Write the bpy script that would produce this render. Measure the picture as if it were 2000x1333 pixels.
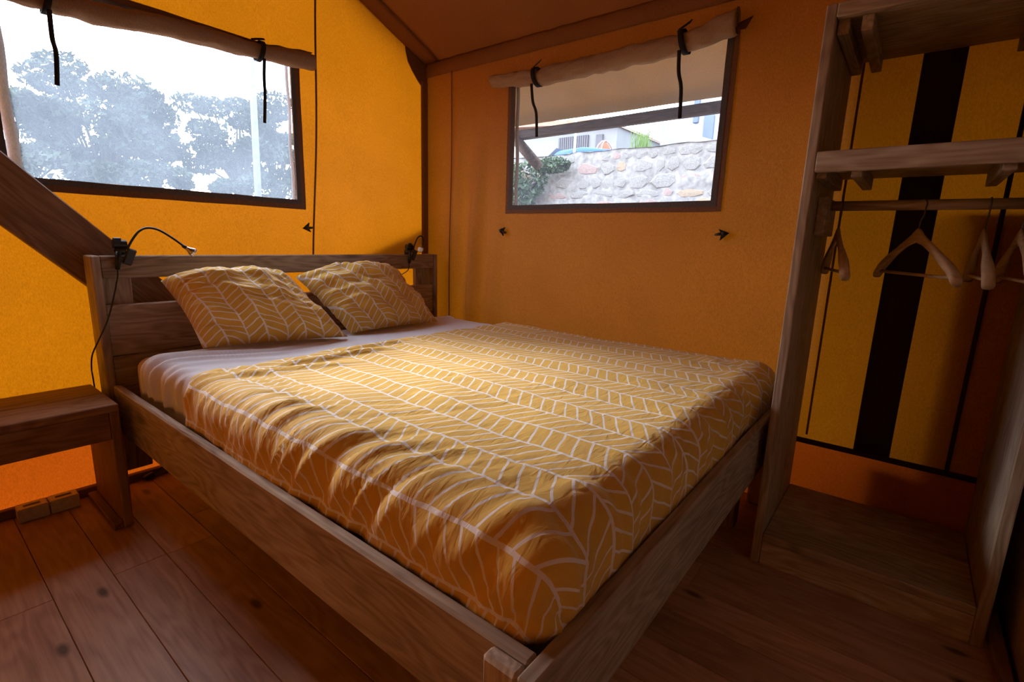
import bpy, bmesh, math, random
from mathutils import Vector, Matrix, noise

for o in list(bpy.data.objects):
    bpy.data.objects.remove(o)
scene = bpy.context.scene
COL = scene.collection
rnd = random.Random(7)
PI = math.pi

# ------------------------------------------------------------------ camera
cam_data = bpy.data.cameras.new('camera')
cam = bpy.data.objects.new('camera', cam_data)
COL.objects.link(cam)
cam_data.sensor_width = 36.0
cam_data.lens = 17.562
cam_data.clip_start = 0.02
cam_data.clip_end = 300
_R = Vector((0.62189362, -0.78253858, 0.02969328))
_U = Vector((0.13726659, 0.14626118, 0.97967625))
_F = Vector((0.77097744, 0.60517851, -0.1983753))
_m = Matrix((_R, _U, -_F)).transposed().to_4x4()
_m.translation = Vector((-0.4833, -2.3227, 1.0635))
cam.matrix_world = _m
scene.camera = cam

# ------------------------------------------------------------------ view + world
scene.view_settings.view_transform = 'Standard'
scene.view_settings.look = 'None'
scene.view_settings.gamma = 1.0
scene.view_settings.use_curve_mapping = False
scene.view_settings.exposure = 0.0
SKY = 10.0
SUN = 8.5
try:
    scene.cycles.use_denoising = True
    scene.cycles.max_bounces = 9
    scene.cycles.diffuse_bounces = 5
    scene.cycles.transparent_max_bounces = 12
    scene.cycles.sample_clamp_indirect = 8.0
except Exception:
    pass

world = bpy.data.worlds.new('overcast_sky')
scene.world = world
world.use_nodes = True
wt = world.node_tree
for n in list(wt.nodes):
    wt.nodes.remove(n)
w_out = wt.nodes.new('ShaderNodeOutputWorld')
w_bg = wt.nodes.new('ShaderNodeBackground')
w_tc = wt.nodes.new('ShaderNodeTexCoord')
w_map = wt.nodes.new('ShaderNodeMapping')
w_map.inputs['Scale'].default_value = (1.0, 1.0, 2.6)
w_no = wt.nodes.new('ShaderNodeTexNoise')
w_no.inputs['Scale'].default_value = 2.3
w_no.inputs['Detail'].default_value = 6
w_ra = wt.nodes.new('ShaderNodeValToRGB')
w_ra.color_ramp.elements[0].position = 0.38
w_ra.color_ramp.elements[0].color = (0.62, 0.76, 1.0, 1)
w_ra.color_ramp.elements[1].position = 0.62
w_ra.color_ramp.elements[1].color = (1.0, 1.0, 1.0, 1)
wt.links.new(w_tc.outputs['Generated'], w_map.inputs['Vector'])
wt.links.new(w_map.outputs['Vector'], w_no.inputs['Vector'])
wt.links.new(w_no.outputs['Fac'], w_ra.inputs['Fac'])
wt.links.new(w_ra.outputs['Color'], w_bg.inputs['Color'])
w_bg.inputs['Strength'].default_value = SKY
wt.links.new(w_bg.outputs['Background'], w_out.inputs['Surface'])

# hazy sun behind thin cloud, beyond the back gable
sun_data = bpy.data.lights.new('hazy_sun', 'SUN')
sun_data.energy = SUN
sun_data.angle = math.radians(24)
sun_data.color = (1.0, 0.96, 0.9)
sun = bpy.data.objects.new('hazy_sun', sun_data)
COL.objects.link(sun)
sun.location = (-3, 12, 9)
sun.rotation_euler = Vector((0.13, -0.84, -0.54)).to_track_quat('-Z', 'Y').to_euler()

# ------------------------------------------------------------------ node helpers
def new_mat(name):
    m = bpy.data.materials.new(name)
    m.use_nodes = True
    nt = m.node_tree
    for n in list(nt.nodes):
        nt.nodes.remove(n)
    out = nt.nodes.new('ShaderNodeOutputMaterial')
    return m, nt, out

def N(nt, kind, **kw):
    n = nt.nodes.new('ShaderNode' + kind)
    for k, v in kw.items():
        if k in n.bl_rna.properties.keys() and k not in ('inputs',):
            setattr(n, k, v)
    return n

def L(nt, a, b):
    nt.links.new(a, b)

def ramp(nt, fac, stops):
    r = N(nt, 'ValToRGB')
    cr = r.color_ramp
    while len(cr.elements) < len(stops):
        cr.elements.new(0.5)
    for e, (p, c) in zip(cr.elements, stops):
        e.position = p
        e.color = (c[0], c[1], c[2], 1)
    L(nt, fac, r.inputs['Fac'])
    return r.outputs['Color']

def math_n(nt, op, a, b=None, c=None, clamp=False):
    n = N(nt, 'Math', operation=op)
    n.use_clamp = clamp
    for i, v in enumerate((a, b, c)):
        if v is None:
            continue
        if hasattr(v, 'is_linked') or hasattr(v, 'links'):
            L(nt, v, n.inputs[i])
        else:
            n.inputs[i].default_value = v
    return n.outputs[0]

def mixc(nt, fac, a, b, blend='MIX'):
    n = N(nt, 'Mix', data_type='RGBA', blend_type=blend)
    for sock, v in ((n.inputs[0], fac), (n.inputs[6], a), (n.inputs[7], b)):
        if hasattr(v, 'links'):
            L(nt, v, sock)
        elif isinstance(v, (int, float)):
            sock.default_value = v
        else:
            sock.default_value = (v[0], v[1], v[2], 1)
    return n.outputs[2]

def bump(nt, h, strength=0.3, dist=0.01):
    b = N(nt, 'Bump')
    b.inputs['Strength'].default_value = strength
    b.inputs['Distance'].default_value = dist
    L(nt, h, b.inputs['Height'])
    return b.outputs['Normal']

def principled(nt, out, color, rough=0.6, normal=None, spec=0.3, metal=0.0):
    p = N(nt, 'BsdfPrincipled')
    if hasattr(color, 'links'):
        L(nt, color, p.inputs['Base Color'])
    else:
        p.inputs['Base Color'].default_value = (color[0], color[1], color[2], 1)
    if hasattr(rough, 'links'):
        L(nt, rough, p.inputs['Roughness'])
    else:
        p.inputs['Roughness'].default_value = rough
    p.inputs['Specular IOR Level'].default_value = spec
    p.inputs['Metallic'].default_value = metal
    if normal is not None:
        L(nt, normal, p.inputs['Normal'])
    L(nt, p.outputs[0], out.inputs['Surface'])
    return p

def simple_mat(name, col, rough=0.6, spec=0.3, metal=0.0, vary=0.15, scale=40.0, bmp=0.1):
    m, nt, out = new_mat(name)
    tc = N(nt, 'TexCoord')
    no = N(nt, 'TexNoise')
    no.inputs['Scale'].default_value = scale
    no.inputs['Detail'].default_value = 4
    L(nt, tc.outputs['Object'], no.inputs['Vector'])
    c = ramp(nt, no.outputs['Fac'], [(0.3, [x * (1 - vary) for x in col]), (0.7, [min(1, x * (1 + vary)) for x in col])])
    nr = bump(nt, no.outputs['Fac'], bmp, 0.004) if bmp else None
    principled(nt, out, c, rough, nr, spec, metal)
    return m

def wood_mat(name, dark, mid, pale, rough=0.65, spec=0.25, knot=0.5, grain=1.0, var=0.35, bmp=0.35, ks=(2.0, 5.0, 5.0)):
    """planed timber; grain runs along the object's local X"""
    m, nt, out = new_mat(name)
    tc = N(nt, 'TexCoord')
    oi = N(nt, 'ObjectInfo')
    comb = N(nt, 'CombineXYZ')
    a = math_n(nt, 'MULTIPLY', oi.outputs['Random'], 37.0)
    b = math_n(nt, 'MULTIPLY', oi.outputs['Random'], 11.3)
    L(nt, a, comb.inputs[0]); L(nt, b, comb.inputs[1]); L(nt, a, comb.inputs[2])
    add = N(nt, 'VectorMath', operation='ADD')
    L(nt, tc.outputs['Object'], add.inputs[0]); L(nt, comb.outputs[0], add.inputs[1])
    # slow warp, gives cathedral grain
    mp0 = N(nt, 'Mapping'); mp0.inputs['Scale'].default_value = (1.6, 9, 9)
    L(nt, add.outputs[0], mp0.inputs['Vector'])
    n0 = N(nt, 'TexNoise'); n0.inputs['Scale'].default_value = 1.0; n0.inputs['Detail'].default_value = 2
    L(nt, mp0.outputs[0], n0.inputs['Vector'])
    rings = math_n(nt, 'SINE', math_n(nt, 'MULTIPLY', n0.outputs['Fac'], 85.0 * grain))
    rings = math_n(nt, 'MULTIPLY_ADD', rings, 0.5, 0.5)
    # fine fibre
    mp1 = N(nt, 'Mapping'); mp1.inputs['Scale'].default_value = (5, 120, 120)
    L(nt, add.outputs[0], mp1.inputs['Vector'])
    n1 = N(nt, 'TexNoise'); n1.inputs['Scale'].default_value = 1.0; n1.inputs['Detail'].default_value = 5
    L(nt, mp1.outputs[0], n1.inputs['Vector'])
    # broad stain
    mp2 = N(nt, 'Mapping'); mp2.inputs['Scale'].default_value = (2.2, 7, 7)
    L(nt, add.outputs[0], mp2.inputs['Vector'])
    n2 = N(nt, 'TexNoise'); n2.inputs['Scale'].default_value = 1.0; n2.inputs['Detail'].default_value = 4
    L(nt, mp2.outputs[0], n2.inputs['Vector'])
    f = math_n(nt, 'ADD', math_n(nt, 'MULTIPLY', rings, 0.15), math_n(nt, 'MULTIPLY_ADD', n1.outputs['Fac'], 0.48, 0.035))
    f = math_n(nt, 'ADD', f, math_n(nt, 'MULTIPLY', n2.outputs['Fac'], 0.42))
    col = ramp(nt, f, [(0.30, dark), (0.55, mid), (0.80, pale)])
    # knots
    mp3 = N(nt, 'Mapping'); mp3.inputs['Scale'].default_value = ks
    L(nt, add.outputs[0], mp3.inputs['Vector'])
    vo = N(nt, 'TexVoronoi', voronoi_dimensions='2D' if ks[2] < 1 else '3D'); vo.inputs['Scale'].default_value = 1.0
    L(nt, mp3.outputs[0], vo.inputs['Vector'])
    kf = ramp(nt, vo.outputs['Distance'], [(0.05, (1, 1, 1)), (0.15, (0, 0, 0))] if ks[2] >= 1 else [(0.025, (1, 1, 1)), (0.07, (0, 0, 0))])
    sepc = N(nt, 'SeparateColor'); L(nt, kf, sepc.inputs[0])
    kfac = math_n(nt, 'MULTIPLY', sepc.outputs[0], knot)
    col = mixc(nt, kfac, col, [c * 0.25 for c in dark])
    hsv = N(nt, 'HueSaturation')
    L(nt, col, hsv.inputs['Color'])
    v = math_n(nt, 'MULTIPLY_ADD', oi.outputs['Random'], var, 1.0 - var * 0.5)
    L(nt, v, hsv.inputs['Value'])
    nr = bump(nt, f, bmp, 0.0025)
    principled(nt, out, hsv.outputs[0], rough, nr, spec)
    return m

def canvas_mat(name, refl, trans, tfac=0.5, scale=1.0):
    """woven tent cloth: reflects and lets light through"""
    m, nt, out = new_mat(name)
    tc = N(nt, 'TexCoord')
    mp = N(nt, 'Mapping'); mp.inputs['Scale'].default_value = (300 * scale, 300 * scale, 120 * scale)
    L(nt, tc.outputs['Object'], mp.inputs['Vector'])
    n1 = N(nt, 'TexNoise'); n1.inputs['Scale'].default_value = 1.0; n1.inputs['Detail'].default_value = 3
    L(nt, mp.outputs[0], n1.inputs['Vector'])
    n2 = N(nt, 'TexNoise'); n2.inputs['Scale'].default_value = 3.0; n2.inputs['Detail'].default_value = 4
    L(nt, tc.outputs['Object'], n2.inputs['Vector'])
    f = math_n(nt, 'ADD', math_n(nt, 'MULTIPLY', n1.outputs['Fac'], 0.7), math_n(nt, 'MULTIPLY', n2.outputs['Fac'], 0.3))
    k = ramp(nt, f, [(0.3, (0.72, 0.72, 0.72)), (0.7, (1.12, 1.12, 1.12))])
    cr = mixc(nt, 1.0, refl, k, 'MULTIPLY')
    ct = mixc(nt, 1.0, trans, k, 'MULTIPLY')
    nr = bump(nt, n1.outputs['Fac'], 0.12, 0.001)
    d = N(nt, 'BsdfDiffuse'); L(nt, cr, d.inputs['Color']); L(nt, nr, d.inputs['Normal'])
    t = N(nt, 'BsdfTranslucent'); L(nt, ct, t.inputs['Color']); L(nt, nr, t.inputs['Normal'])
    mx = N(nt, 'MixShader'); mx.inputs[0].default_value = tfac
    L(nt, d.outputs[0], mx.inputs[1]); L(nt, t.outputs[0], mx.inputs[2])
    L(nt, mx.outputs[0], out.inputs['Surface'])
    return m

def mesh_mat(name):
    """fine insect mesh: mostly see-through, threads scatter daylight"""
    m, nt, out = new_mat(name)
    tc = N(nt, 'TexCoord')
    n1 = N(nt, 'TexNoise'); n1.inputs['Scale'].default_value = 5.0; n1.inputs['Detail'].default_value = 5
    L(nt, tc.outputs['Object'], n1.inputs['Vector'])
    fac = ramp(nt, n1.outputs['Fac'], [(0.3, (0.075,) * 3), (0.7, (0.115,) * 3)])
    tr = N(nt, 'BsdfTransparent'); tr.inputs['Color'].default_value = (0.93, 0.96, 1, 1)
    tl = N(nt, 'BsdfTranslucent'); tl.inputs['Color'].default_value = (0.66, 0.80, 1.0, 1)
    mx = N(nt, 'MixShader')
    L(nt, fac, mx.inputs[0]); L(nt, tr.outputs[0], mx.inputs[1]); L(nt, tl.outputs[0], mx.inputs[2])
    L(nt, mx.outputs[0], out.inputs['Surface'])
    return m

def herringbone_mat(name, base, line, colw=0.0985, barw=0.038, off=(0.0, 0.0)):
    """printed cotton: long lines along V, slanted bars between them, hand drawn"""
    m, nt, out = new_mat(name)
    uv = N(nt, 'UVMap'); uv.uv_map = 'UVMap'
    # wobble
    nz = N(nt, 'TexNoise'); nz.inputs['Scale'].default_value = 9.0; nz.inputs['Detail'].default_value = 1
    L(nt, uv.outputs[0], nz.inputs['Vector'])
    sepn = N(nt, 'SeparateColor'); L(nt, nz.outputs['Color'], sepn.inputs[0])
    sp = N(nt, 'SeparateXYZ'); L(nt, uv.outputs[0], sp.inputs[0])
    u = math_n(nt, 'ADD', sp.outputs[0], math_n(nt, 'MULTIPLY_ADD', sepn.outputs[0], 0.016, -0.008 + off[0]))
    v = math_n(nt, 'ADD', sp.outputs[1], math_n(nt, 'MULTIPLY_ADD', sepn.outputs[1], 0.016, -0.008 + off[1]))
    uc = math_n(nt, 'DIVIDE', u, colw)
    idx = math_n(nt, 'FLOOR', uc)
    fr = math_n(nt, 'FRACT', uc)
    dline = math_n(nt, 'MULTIPLY', math_n(nt, 'MINIMUM', fr, math_n(nt, 'SUBTRACT', 1.0, fr)), colw)
    par = math_n(nt, 'MODULO', math_n(nt, 'ADD', idx, 100.0), 2.0)
    par = math_n(nt, 'GREATER_THAN', par, 0.5)
    sgn = math_n(nt, 'MULTIPLY_ADD', par, 2.0, -1.0)
    # random slant for each column
    wn = N(nt, 'TexWhiteNoise', noise_dimensions='1D'); L(nt, idx, wn.inputs['W'])
    slope = math_n(nt, 'MULTIPLY_ADD', wn.outputs['Value'], 0.018, 0.040)
    sh = math_n(nt, 'MULTIPLY', math_n(nt, 'MULTIPLY', fr, slope), sgn)
    vb = math_n(nt, 'DIVIDE', math_n(nt, 'ADD', math_n(nt, 'ADD', v, sh), math_n(nt, 'MULTIPLY', wn.outputs['Value'], 0.05)), barw)
    frb = math_n(nt, 'FRACT', vb)
    dbar = math_n(nt, 'MULTIPLY', math_n(nt, 'MINIMUM', frb, math_n(nt, 'SUBTRACT', 1.0, frb)), barw * 0.92)
    l1 = math_n(nt, 'LESS_THAN', dline, 0.0037)
    l2 = math_n(nt, 'LESS_THAN', dbar, 0.0027)
    mask = math_n(nt, 'MAXIMUM', l1, l2)
    # slight fabric tone
    n2 = N(nt, 'TexNoise'); n2.inputs['Scale'].default_value = 14.0; n2.inputs['Detail'].default_value = 4
    L(nt, uv.outputs[0], n2.inputs['Vector'])
    bcol = ramp(nt, n2.outputs['Fac'], [(0.3, [c * 0.92 for c in base]), (0.7, [min(1, c * 1.06) for c in base])])
    col = mixc(nt, mask, bcol, line)
    # creases
    mp = N(nt, 'Mapping'); mp.inputs['Scale'].default_value = (26, 60, 1); mp.inputs['Rotation'].default_value = (0, 0, 0.5)
    L(nt, uv.outputs[0], mp.inputs['Vector'])
    n3 = N(nt, 'TexNoise'); n3.inputs['Scale'].default_value = 1.0; n3.inputs['Detail'].default_value = 3; n3.inputs['Distortion'].default_value = 0.7
    L(nt, mp.outputs[0], n3.inputs['Vector'])
    nr = bump(nt, n3.outputs['Fac'], 0.55, 0.007)
    p = principled(nt, out, col, 0.75, nr, 0.2)
    try:
        p.inputs['Sheen Weight'].default_value = 0.15
    except Exception:
        pass
    return m

def cotton_mat(name, col):
    m, nt, out = new_mat(name)
    tc = N(nt, 'TexCoord')
    mp = N(nt, 'Mapping'); mp.inputs['Scale'].default_value = (8, 26, 12); mp.inputs['Rotation'].default_value = (0, 0, 0.25)
    L(nt, tc.outputs['Object'], mp.inputs['Vector'])
    n3 = N(nt, 'TexNoise'); n3.inputs['Scale'].default_value = 1.0; n3.inputs['Detail'].default_value = 4; n3.inputs['Distortion'].default_value = 0.6
    L(nt, mp.outputs[0], n3.inputs['Vector'])
    nr = bump(nt, n3.outputs['Fac'], 0.35, 0.006)
    c = ramp(nt, n3.outputs['Fac'], [(0.3, [x * 0.95 for x in col]), (0.7, col)])
    principled(nt, out, c, 0.8, nr, 0.15)
    return m

M = {}
M['bed_wood'] = wood_mat('weathered_scaffold_wood', (0.145, 0.098, 0.07), (0.32, 0.24, 0.18), (0.46, 0.38, 0.30), knot=0.6)
M['stand_wood'] = wood_mat('brown_stained_wood', (0.11, 0.055, 0.03), (0.21, 0.115, 0.065), (0.30, 0.185, 0.12), knot=0.3)
M['wardrobe_wood'] = wood_mat('greyed_scaffold_wood', (0.15, 0.095, 0.06), (0.29, 0.205, 0.14), (0.43, 0.345, 0.26), knot=0.5)
M['beam_wood'] = wood_mat('dark_brace_wood', (0.10, 0.055, 0.034), (0.21, 0.125, 0.08), (0.31, 0.20, 0.135), knot=0.6)
M['floor_wood'] = wood_mat('red_pine_floor', (0.22, 0.105, 0.065), (0.36, 0.20, 0.135), (0.47, 0.29, 0.205), rough=0.45, spec=0.4, knot=0.9, grain=0.7, var=0.3, bmp=0.15, ks=(1.7, 4.2, 0.2))
M['hanger_wood'] = wood_mat('pale_beech', (0.30, 0.19, 0.10), (0.42, 0.28, 0.16), (0.50, 0.35, 0.21), rough=0.4, knot=0.0, bmp=0.1)
M['outdoor_wood'] = wood_mat('outdoor_grey_timber', (0.05, 0.035, 0.028), (0.10, 0.07, 0.055), (0.16, 0.12, 0.10), knot=0.4)
M['canvas'] = canvas_mat('ochre_tent_canvas', (0.42, 0.160, 0.055), (0.47, 0.150, 0.002), 0.18)
M['roof_canvas'] = canvas_mat('brown_roof_canvas', (0.34, 0.15, 0.06), (0.40, 0.14, 0.02), 0.3)
M['skirt_canvas'] = canvas_mat('orange_mud_flap', (0.40, 0.11, 0.03), (0.50, 0.085, 0.003), 0.15)
M['lining'] = canvas_mat('lined_partition_canvas', (0.62, 0.50, 0.39), (0.02, 0.01, 0.004), 0.1)
M['roll_canvas'] = canvas_mat('brown_flap_canvas', (0.40, 0.27, 0.18), (0.05, 0.025, 0.01), 0.12)
M['fly'] = canvas_mat('beige_fly_sheet', (0.42, 0.30, 0.18), (0.34, 0.22, 0.10), 0.45)
M['dark_strip'] = simple_mat('dark_brown_webbing', (0.035, 0.016, 0.010), 0.85, 0.1, scale=120)
M['seam'] = simple_mat('seam_tape', (0.20, 0.095, 0.045), 0.85, 0.1, scale=120)
M['band_brown'] = simple_mat('brown_window_webbing', (0.16, 0.07, 0.036), 0.85, 0.1, scale=120)
M['band_grey'] = simple_mat('charcoal_window_webbing', (0.09, 0.072, 0.066), 0.85, 0.1, scale=120)
M['hem'] = canvas_mat('pale_hem_cloth', (0.55, 0.45, 0.34), (0.40, 0.30, 0.2), 0.4)
M['black_tape'] = simple_mat('black_tape', (0.016, 0.013, 0.013), 0.8, 0.15, scale=150)
M['mesh'] = mesh_mat('insect_mesh')
M['duvet'] = herringbone_mat('yellow_herringbone_cotton', (0.64, 0.385, 0.062), (0.74, 0.69, 0.66), off=(0.03, 0.0))
M['pillow'] = herringbone_mat('yellow_herringbone_pillow', (0.66, 0.40, 0.07), (0.76, 0.71, 0.68), colw=0.082, barw=0.034)
M['sheet'] = cotton_mat('white_cotton', (0.72, 0.71, 0.76))
M['mattress'] = cotton_mat('shade_darkened_fitted_cotton', (0.64, 0.55, 0.53))  # pale pinkish cloth, darkened to put its weaker light into the colour
M['black_plastic'] = simple_mat('black_plastic', (0.012, 0.012, 0.013), 0.4, 0.4, scale=80, bmp=0.0)
M['grey_pad'] = simple_mat('dark_grey_plastic', (0.03, 0.032, 0.036), 0.5, 0.4, scale=80, bmp=0.0)
M['metal'] = simple_mat('chrome', (0.6, 0.6, 0.62), 0.25, 0.5, 1.0, bmp=0.0)
M['dark_metal'] = simple_mat('dark_steel', (0.10, 0.09, 0.085), 0.4, 0.5, 0.8, bmp=0.0)
M['lens'] = simple_mat('lamp_lens', (0.8, 0.78, 0.72), 0.3, 0.5, bmp=0.0)
M['socket'] = simple_mat('beige_plastic', (0.58, 0.52, 0.42), 0.5, 0.4, scale=60, bmp=0.0)
M['socket_dark'] = simple_mat('socket_recess', (0.06, 0.05, 0.04), 0.6, 0.3, scale=60, bmp=0.0)
M['stone'] = simple_mat('pale_rubble_stone', (0.215, 0.212, 0.205), 0.9, 0.1, vary=0.25, scale=9, bmp=0.6)
M['stone_warm'] = simple_mat('warm_rubble_stone', (0.27, 0.215, 0.16), 0.9, 0.1, vary=0.2, scale=9, bmp=0.6)
M['stone_red'] = simple_mat('reddish_rubble_stone', (0.26, 0.20, 0.19), 0.9, 0.1, vary=0.2, scale=9, bmp=0.6)
M['mortar'] = simple_mat('grey_mortar', (0.235, 0.23, 0.225), 0.95, 0.1, vary=0.3, scale=22, bmp=0.6)
M['leaf'] = simple_mat('dull_green_leaves', (0.022, 0.032, 0.022), 0.8, 0.1, vary=0.4, scale=2, bmp=0.0)
M['ivy'] = simple_mat('grey_green_leaves', (0.07, 0.10, 0.065), 0.8, 0.1, vary=0.4, scale=12, bmp=0.0)
M['grass'] = simple_mat('fresh_green_grass', (0.13, 0.21, 0.055), 0.7, 0.2, vary=0.35, scale=12, bmp=0.0)
M['bark'] = simple_mat('grey_bark', (0.03, 0.027, 0.025), 0.9, 0.1, scale=8)
M['pole'] = simple_mat('pale_grey_pole', (0.10, 0.11, 0.13), 0.8, 0.1, scale=8)
M['ground'] = simple_mat('gravel_ground', (0.19, 0.125, 0.085), 0.95, 0.1, vary=0.4, scale=4)
M['house_white'] = simple_mat('white_render', (0.36, 0.40, 0.47), 0.9, 0.1, vary=0.05, scale=2)
M['house_grey'] = simple_mat('grey_render', (0.22, 0.23, 0.23), 0.9, 0.1, vary=0.08, scale=2)
M['shutter'] = simple_mat('blue_grey_shutter', (0.10, 0.13, 0.19), 0.7, 0.2, vary=0.1, scale=4)
M['slat_dark'] = simple_mat('dark_slats', (0.10, 0.10, 0.11), 0.8, 0.2, vary=0.1, scale=4)
M['roof_tile'] = simple_mat('terracotta_roof', (0.34, 0.20, 0.14), 0.9, 0.1, vary=0.2, scale=6)
M['car_blue'] = simple_mat('blue_paint', (0.02, 0.07, 0.34), 0.6, 0.15, vary=0.1, scale=3, bmp=0.0)
M['glass_pale'] = simple_mat('pale_glass', (0.25, 0.28, 0.30), 0.2, 0.5, vary=0.1, scale=3, bmp=0.0)
M['rubber'] = simple_mat('black_rubber', (0.02, 0.02, 0.02), 0.8, 0.2, scale=20, bmp=0.0)
M['orange'] = simple_mat('orange_fabric', (0.55, 0.10, 0.05), 0.8, 0.2, vary=0.15, scale=6)

# ------------------------------------------------------------------ object helpers
def tag(o, label=None, cat=None, group=None, kind=None):
    if label: o['label'] = label
    if cat: o['category'] = cat
    if group: o['group'] = group
    if kind: o['kind'] = kind
    return o

def empty(name, loc, label=None, cat=None, group=None, kind=None, parent=None):
    o = bpy.data.objects.new(name, None)
    o.empty_display_size = 0.1
    COL.objects.link(o)
    o.location = loc
    if parent is not None:
        o.parent = parent
        o.location = Vector(loc) - wloc(parent)
    return tag(o, label, cat, group, kind)

def wloc(o):
    v = Vector(o.location)
    while o.parent is not None:
        o = o.parent
        v = v + Vector(o.location)
    return v

def link(name, me, mat, parent=None, loc=None, rot=None, smooth=False):
    """world-space placement; parents are never rotated"""
    o = bpy.data.objects.new(name, me)
    COL.objects.link(o)
    if mat is not None and len(me.materials) == 0:
        me.materials.append(M[mat] if isinstance(mat, str) else mat)
    w = Vector(loc) if loc is not None else Vector((0, 0, 0))
    if parent is not None:
        o.parent = parent
        o.location = w - wloc(parent)
    else:
        o.location = w
    if rot is not None:
        o.rotation_euler = rot
    if smooth:
        for p in me.polygons:
            p.use_smooth = True
    return o

def bm_mesh(bm, name):
    me = bpy.data.meshes.new(name)
    bm.normal_update()
    bm.to_mesh(me)
    bm.free()
    return me

_pc = {}
def box_mesh(dx, dy, dz, bev=0.003):
    key = (round(dx, 4), round(dy, 4), round(dz, 4), bev)
    if key in _pc:
        return _pc[key]
    bm = bmesh.new()
    bmesh.ops.create_cube(bm, size=1.0)
    for v in bm.verts:
        v.co = Vector((v.co.x * dx, v.co.y * dy, v.co.z * dz))
    if bev > 0:
        b = min(bev, 0.3 * min(dx, dy, dz))
        bmesh.ops.bevel(bm, geom=list(bm.edges), offset=b, segments=1, affect='EDGES')
    me = bm_mesh(bm, 'plank')
    return me

def plank(name, lo, hi, axis, mat, parent=None, bev=0.003):
    """axis-aligned timber between two corners, grain along axis"""
    lo = Vector(lo); hi = Vector(hi)
    d = hi - lo
    c = (lo + hi) / 2
    if axis == 'x':
        me = box_mesh(d.x, d.y, d.z, bev); rot = (0, 0, 0)
    elif axis == 'y':
        me = box_mesh(d.y, d.x, d.z, bev); rot = (0, 0, PI / 2)
    else:
        me = box_mesh(d.z, d.y, d.x, bev); rot = (0, -PI / 2, 0)
    return link(name, me, mat, parent, c, rot)

def bar(name, a, b, w, h, mat, parent=None, up=(0, 0, 1), bev=0.004):
    """rectangular timber from a to b; w across, h along up"""
    a = Vector(a); b = Vector(b)
    x = (b - a); ln = x.length; x.normalize()
    u = Vector(up); y = u.cross(x).normalized(); z = x.cross(y)
    me = box_mesh(ln, w, h, bev)
    R = Matrix((x, y, z)).transposed()
    return link(name, me, mat, parent, (a + b) / 2, R.to_euler())

def tube_mesh(pts, rad, seg=10, name='tube', cap=True):
    """round tube through points (world coordinates)"""
    pts = [Vector(p) for p in pts]
    rads = rad if isinstance(rad, (list, tuple)) else [rad] * len(pts)
    bm = bmesh.new()
    rings = []
    prev = None
    for i, p in enumerate(pts):
        t = (pts[min(i + 1, len(pts) - 1)] - pts[max(i - 1, 0)]).normalized()
        if prev is None:
            ref = Vector((0, 0, 1)) if abs(t.z) < 0.9 else Vector((1, 0, 0))
            nrm = t.cross(ref).normalized()
        else:
            nrm = (prev - t * prev.dot(t)).normalized()
        prev = nrm
        bi = t.cross(nrm)
        rings.append([bm.verts.new(p + (nrm * math.cos(2 * PI * k / seg) + bi * math.sin(2 * PI * k / seg)) * rads[i]) for k in range(seg)])
    for a, b in zip(rings[:-1], rings[1:]):
        for k in range(seg):
            bm.faces.new((a[k], a[(k + 1) % seg], b[(k + 1) % seg], b[k]))
    if cap:
        bm.faces.new(rings[0][::-1]); bm.faces.new(rings[-1])
    bmesh.ops.recalc_face_normals(bm, faces=bm.faces)
    return bm_mesh(bm, name)

def spline(pts, n=8):
    """Catmull-Rom through points"""
    pts = [Vector(p) for p in pts]
    P = [pts[0] * 2 - pts[1]] + pts + [pts[-1] * 2 - pts[-2]]
    out = []
    for i in range(1, len(P) - 2):
        for k in range(n):
            t = k / n
            p0, p1, p2, p3 = P[i - 1], P[i], P[i + 1], P[i + 2]
            out.append(0.5 * ((2 * p1) + (p2 - p0) * t + (2 * p0 - 5 * p1 + 4 * p2 - p3) * t * t + (3 * p1 - p0 - 3 * p2 + p3) * t ** 3))
    out.append(pts[-1])
    return out

def tube(name, pts, rad, mat, parent=None, seg=10, base=None):
    base = Vector(base) if base is not None else Vector(pts[0])
    me = tube_mesh([Vector(p) - base for p in pts], rad, seg, name)
    return link(name, me, mat, parent, base, smooth=True)

def grid_mesh(f, us, vs, hole=None, uvf=None, thick=0.0, name='grid', flip=False):
    """f(u, v) -> point; hole(u, v) true where a cell centre is left out"""
    bm = bmesh.new()
    uvl = bm.loops.layers.uv.new('UVMap') if uvf else None
    vt = {}
    co = {}
    for i, u in enumerate(us):
        for j, v in enumerate(vs):
            co[i, j] = Vector(f(u, v))
    def gv(i, j):
        if (i, j) not in vt:
            vt[i, j] = bm.verts.new(co[i, j])
        return vt[i, j]
    for i in range(len(us) - 1):
        for j in range(len(vs) - 1):
            if hole and hole((us[i] + us[i + 1]) / 2, (vs[j] + vs[j + 1]) / 2):
                continue
            idx = [(i, j), (i + 1, j), (i + 1, j + 1), (i, j + 1)]
            if flip:
                idx = idx[::-1]
            fc = bm.faces.new([gv(*q) for q in idx])
            fc.smooth = True
            if uvl:
                for lp, (a, b) in zip(fc.loops, idx):
                    lp[uvl].uv = uvf(us[a], vs[b])
    if thick:
        bmesh.ops.recalc_face_normals(bm, faces=bm.faces)
        bmesh.ops.solidify(bm, geom=list(bm.faces), thickness=thick)
    return bm_mesh(bm, name)

def lin(a, b, n):
    return [a + (b - a) * i / n for i in range(n + 1)]

def merged(*lists):
    s = sorted(x for l in lists for x in l)
    out = [s[0]]
    for x in s[1:]:
        if x - out[-1] > 1e-4:
            out.append(x)
    return out

def nz(x, y, z=0.0):
    return noise.noise(Vector((x, y, z)))

def sstep(a, b, x):
    t = max(0.0, min(1.0, (x - a) / (b - a)))
    return t * t * (3 - 2 * t)

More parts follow.
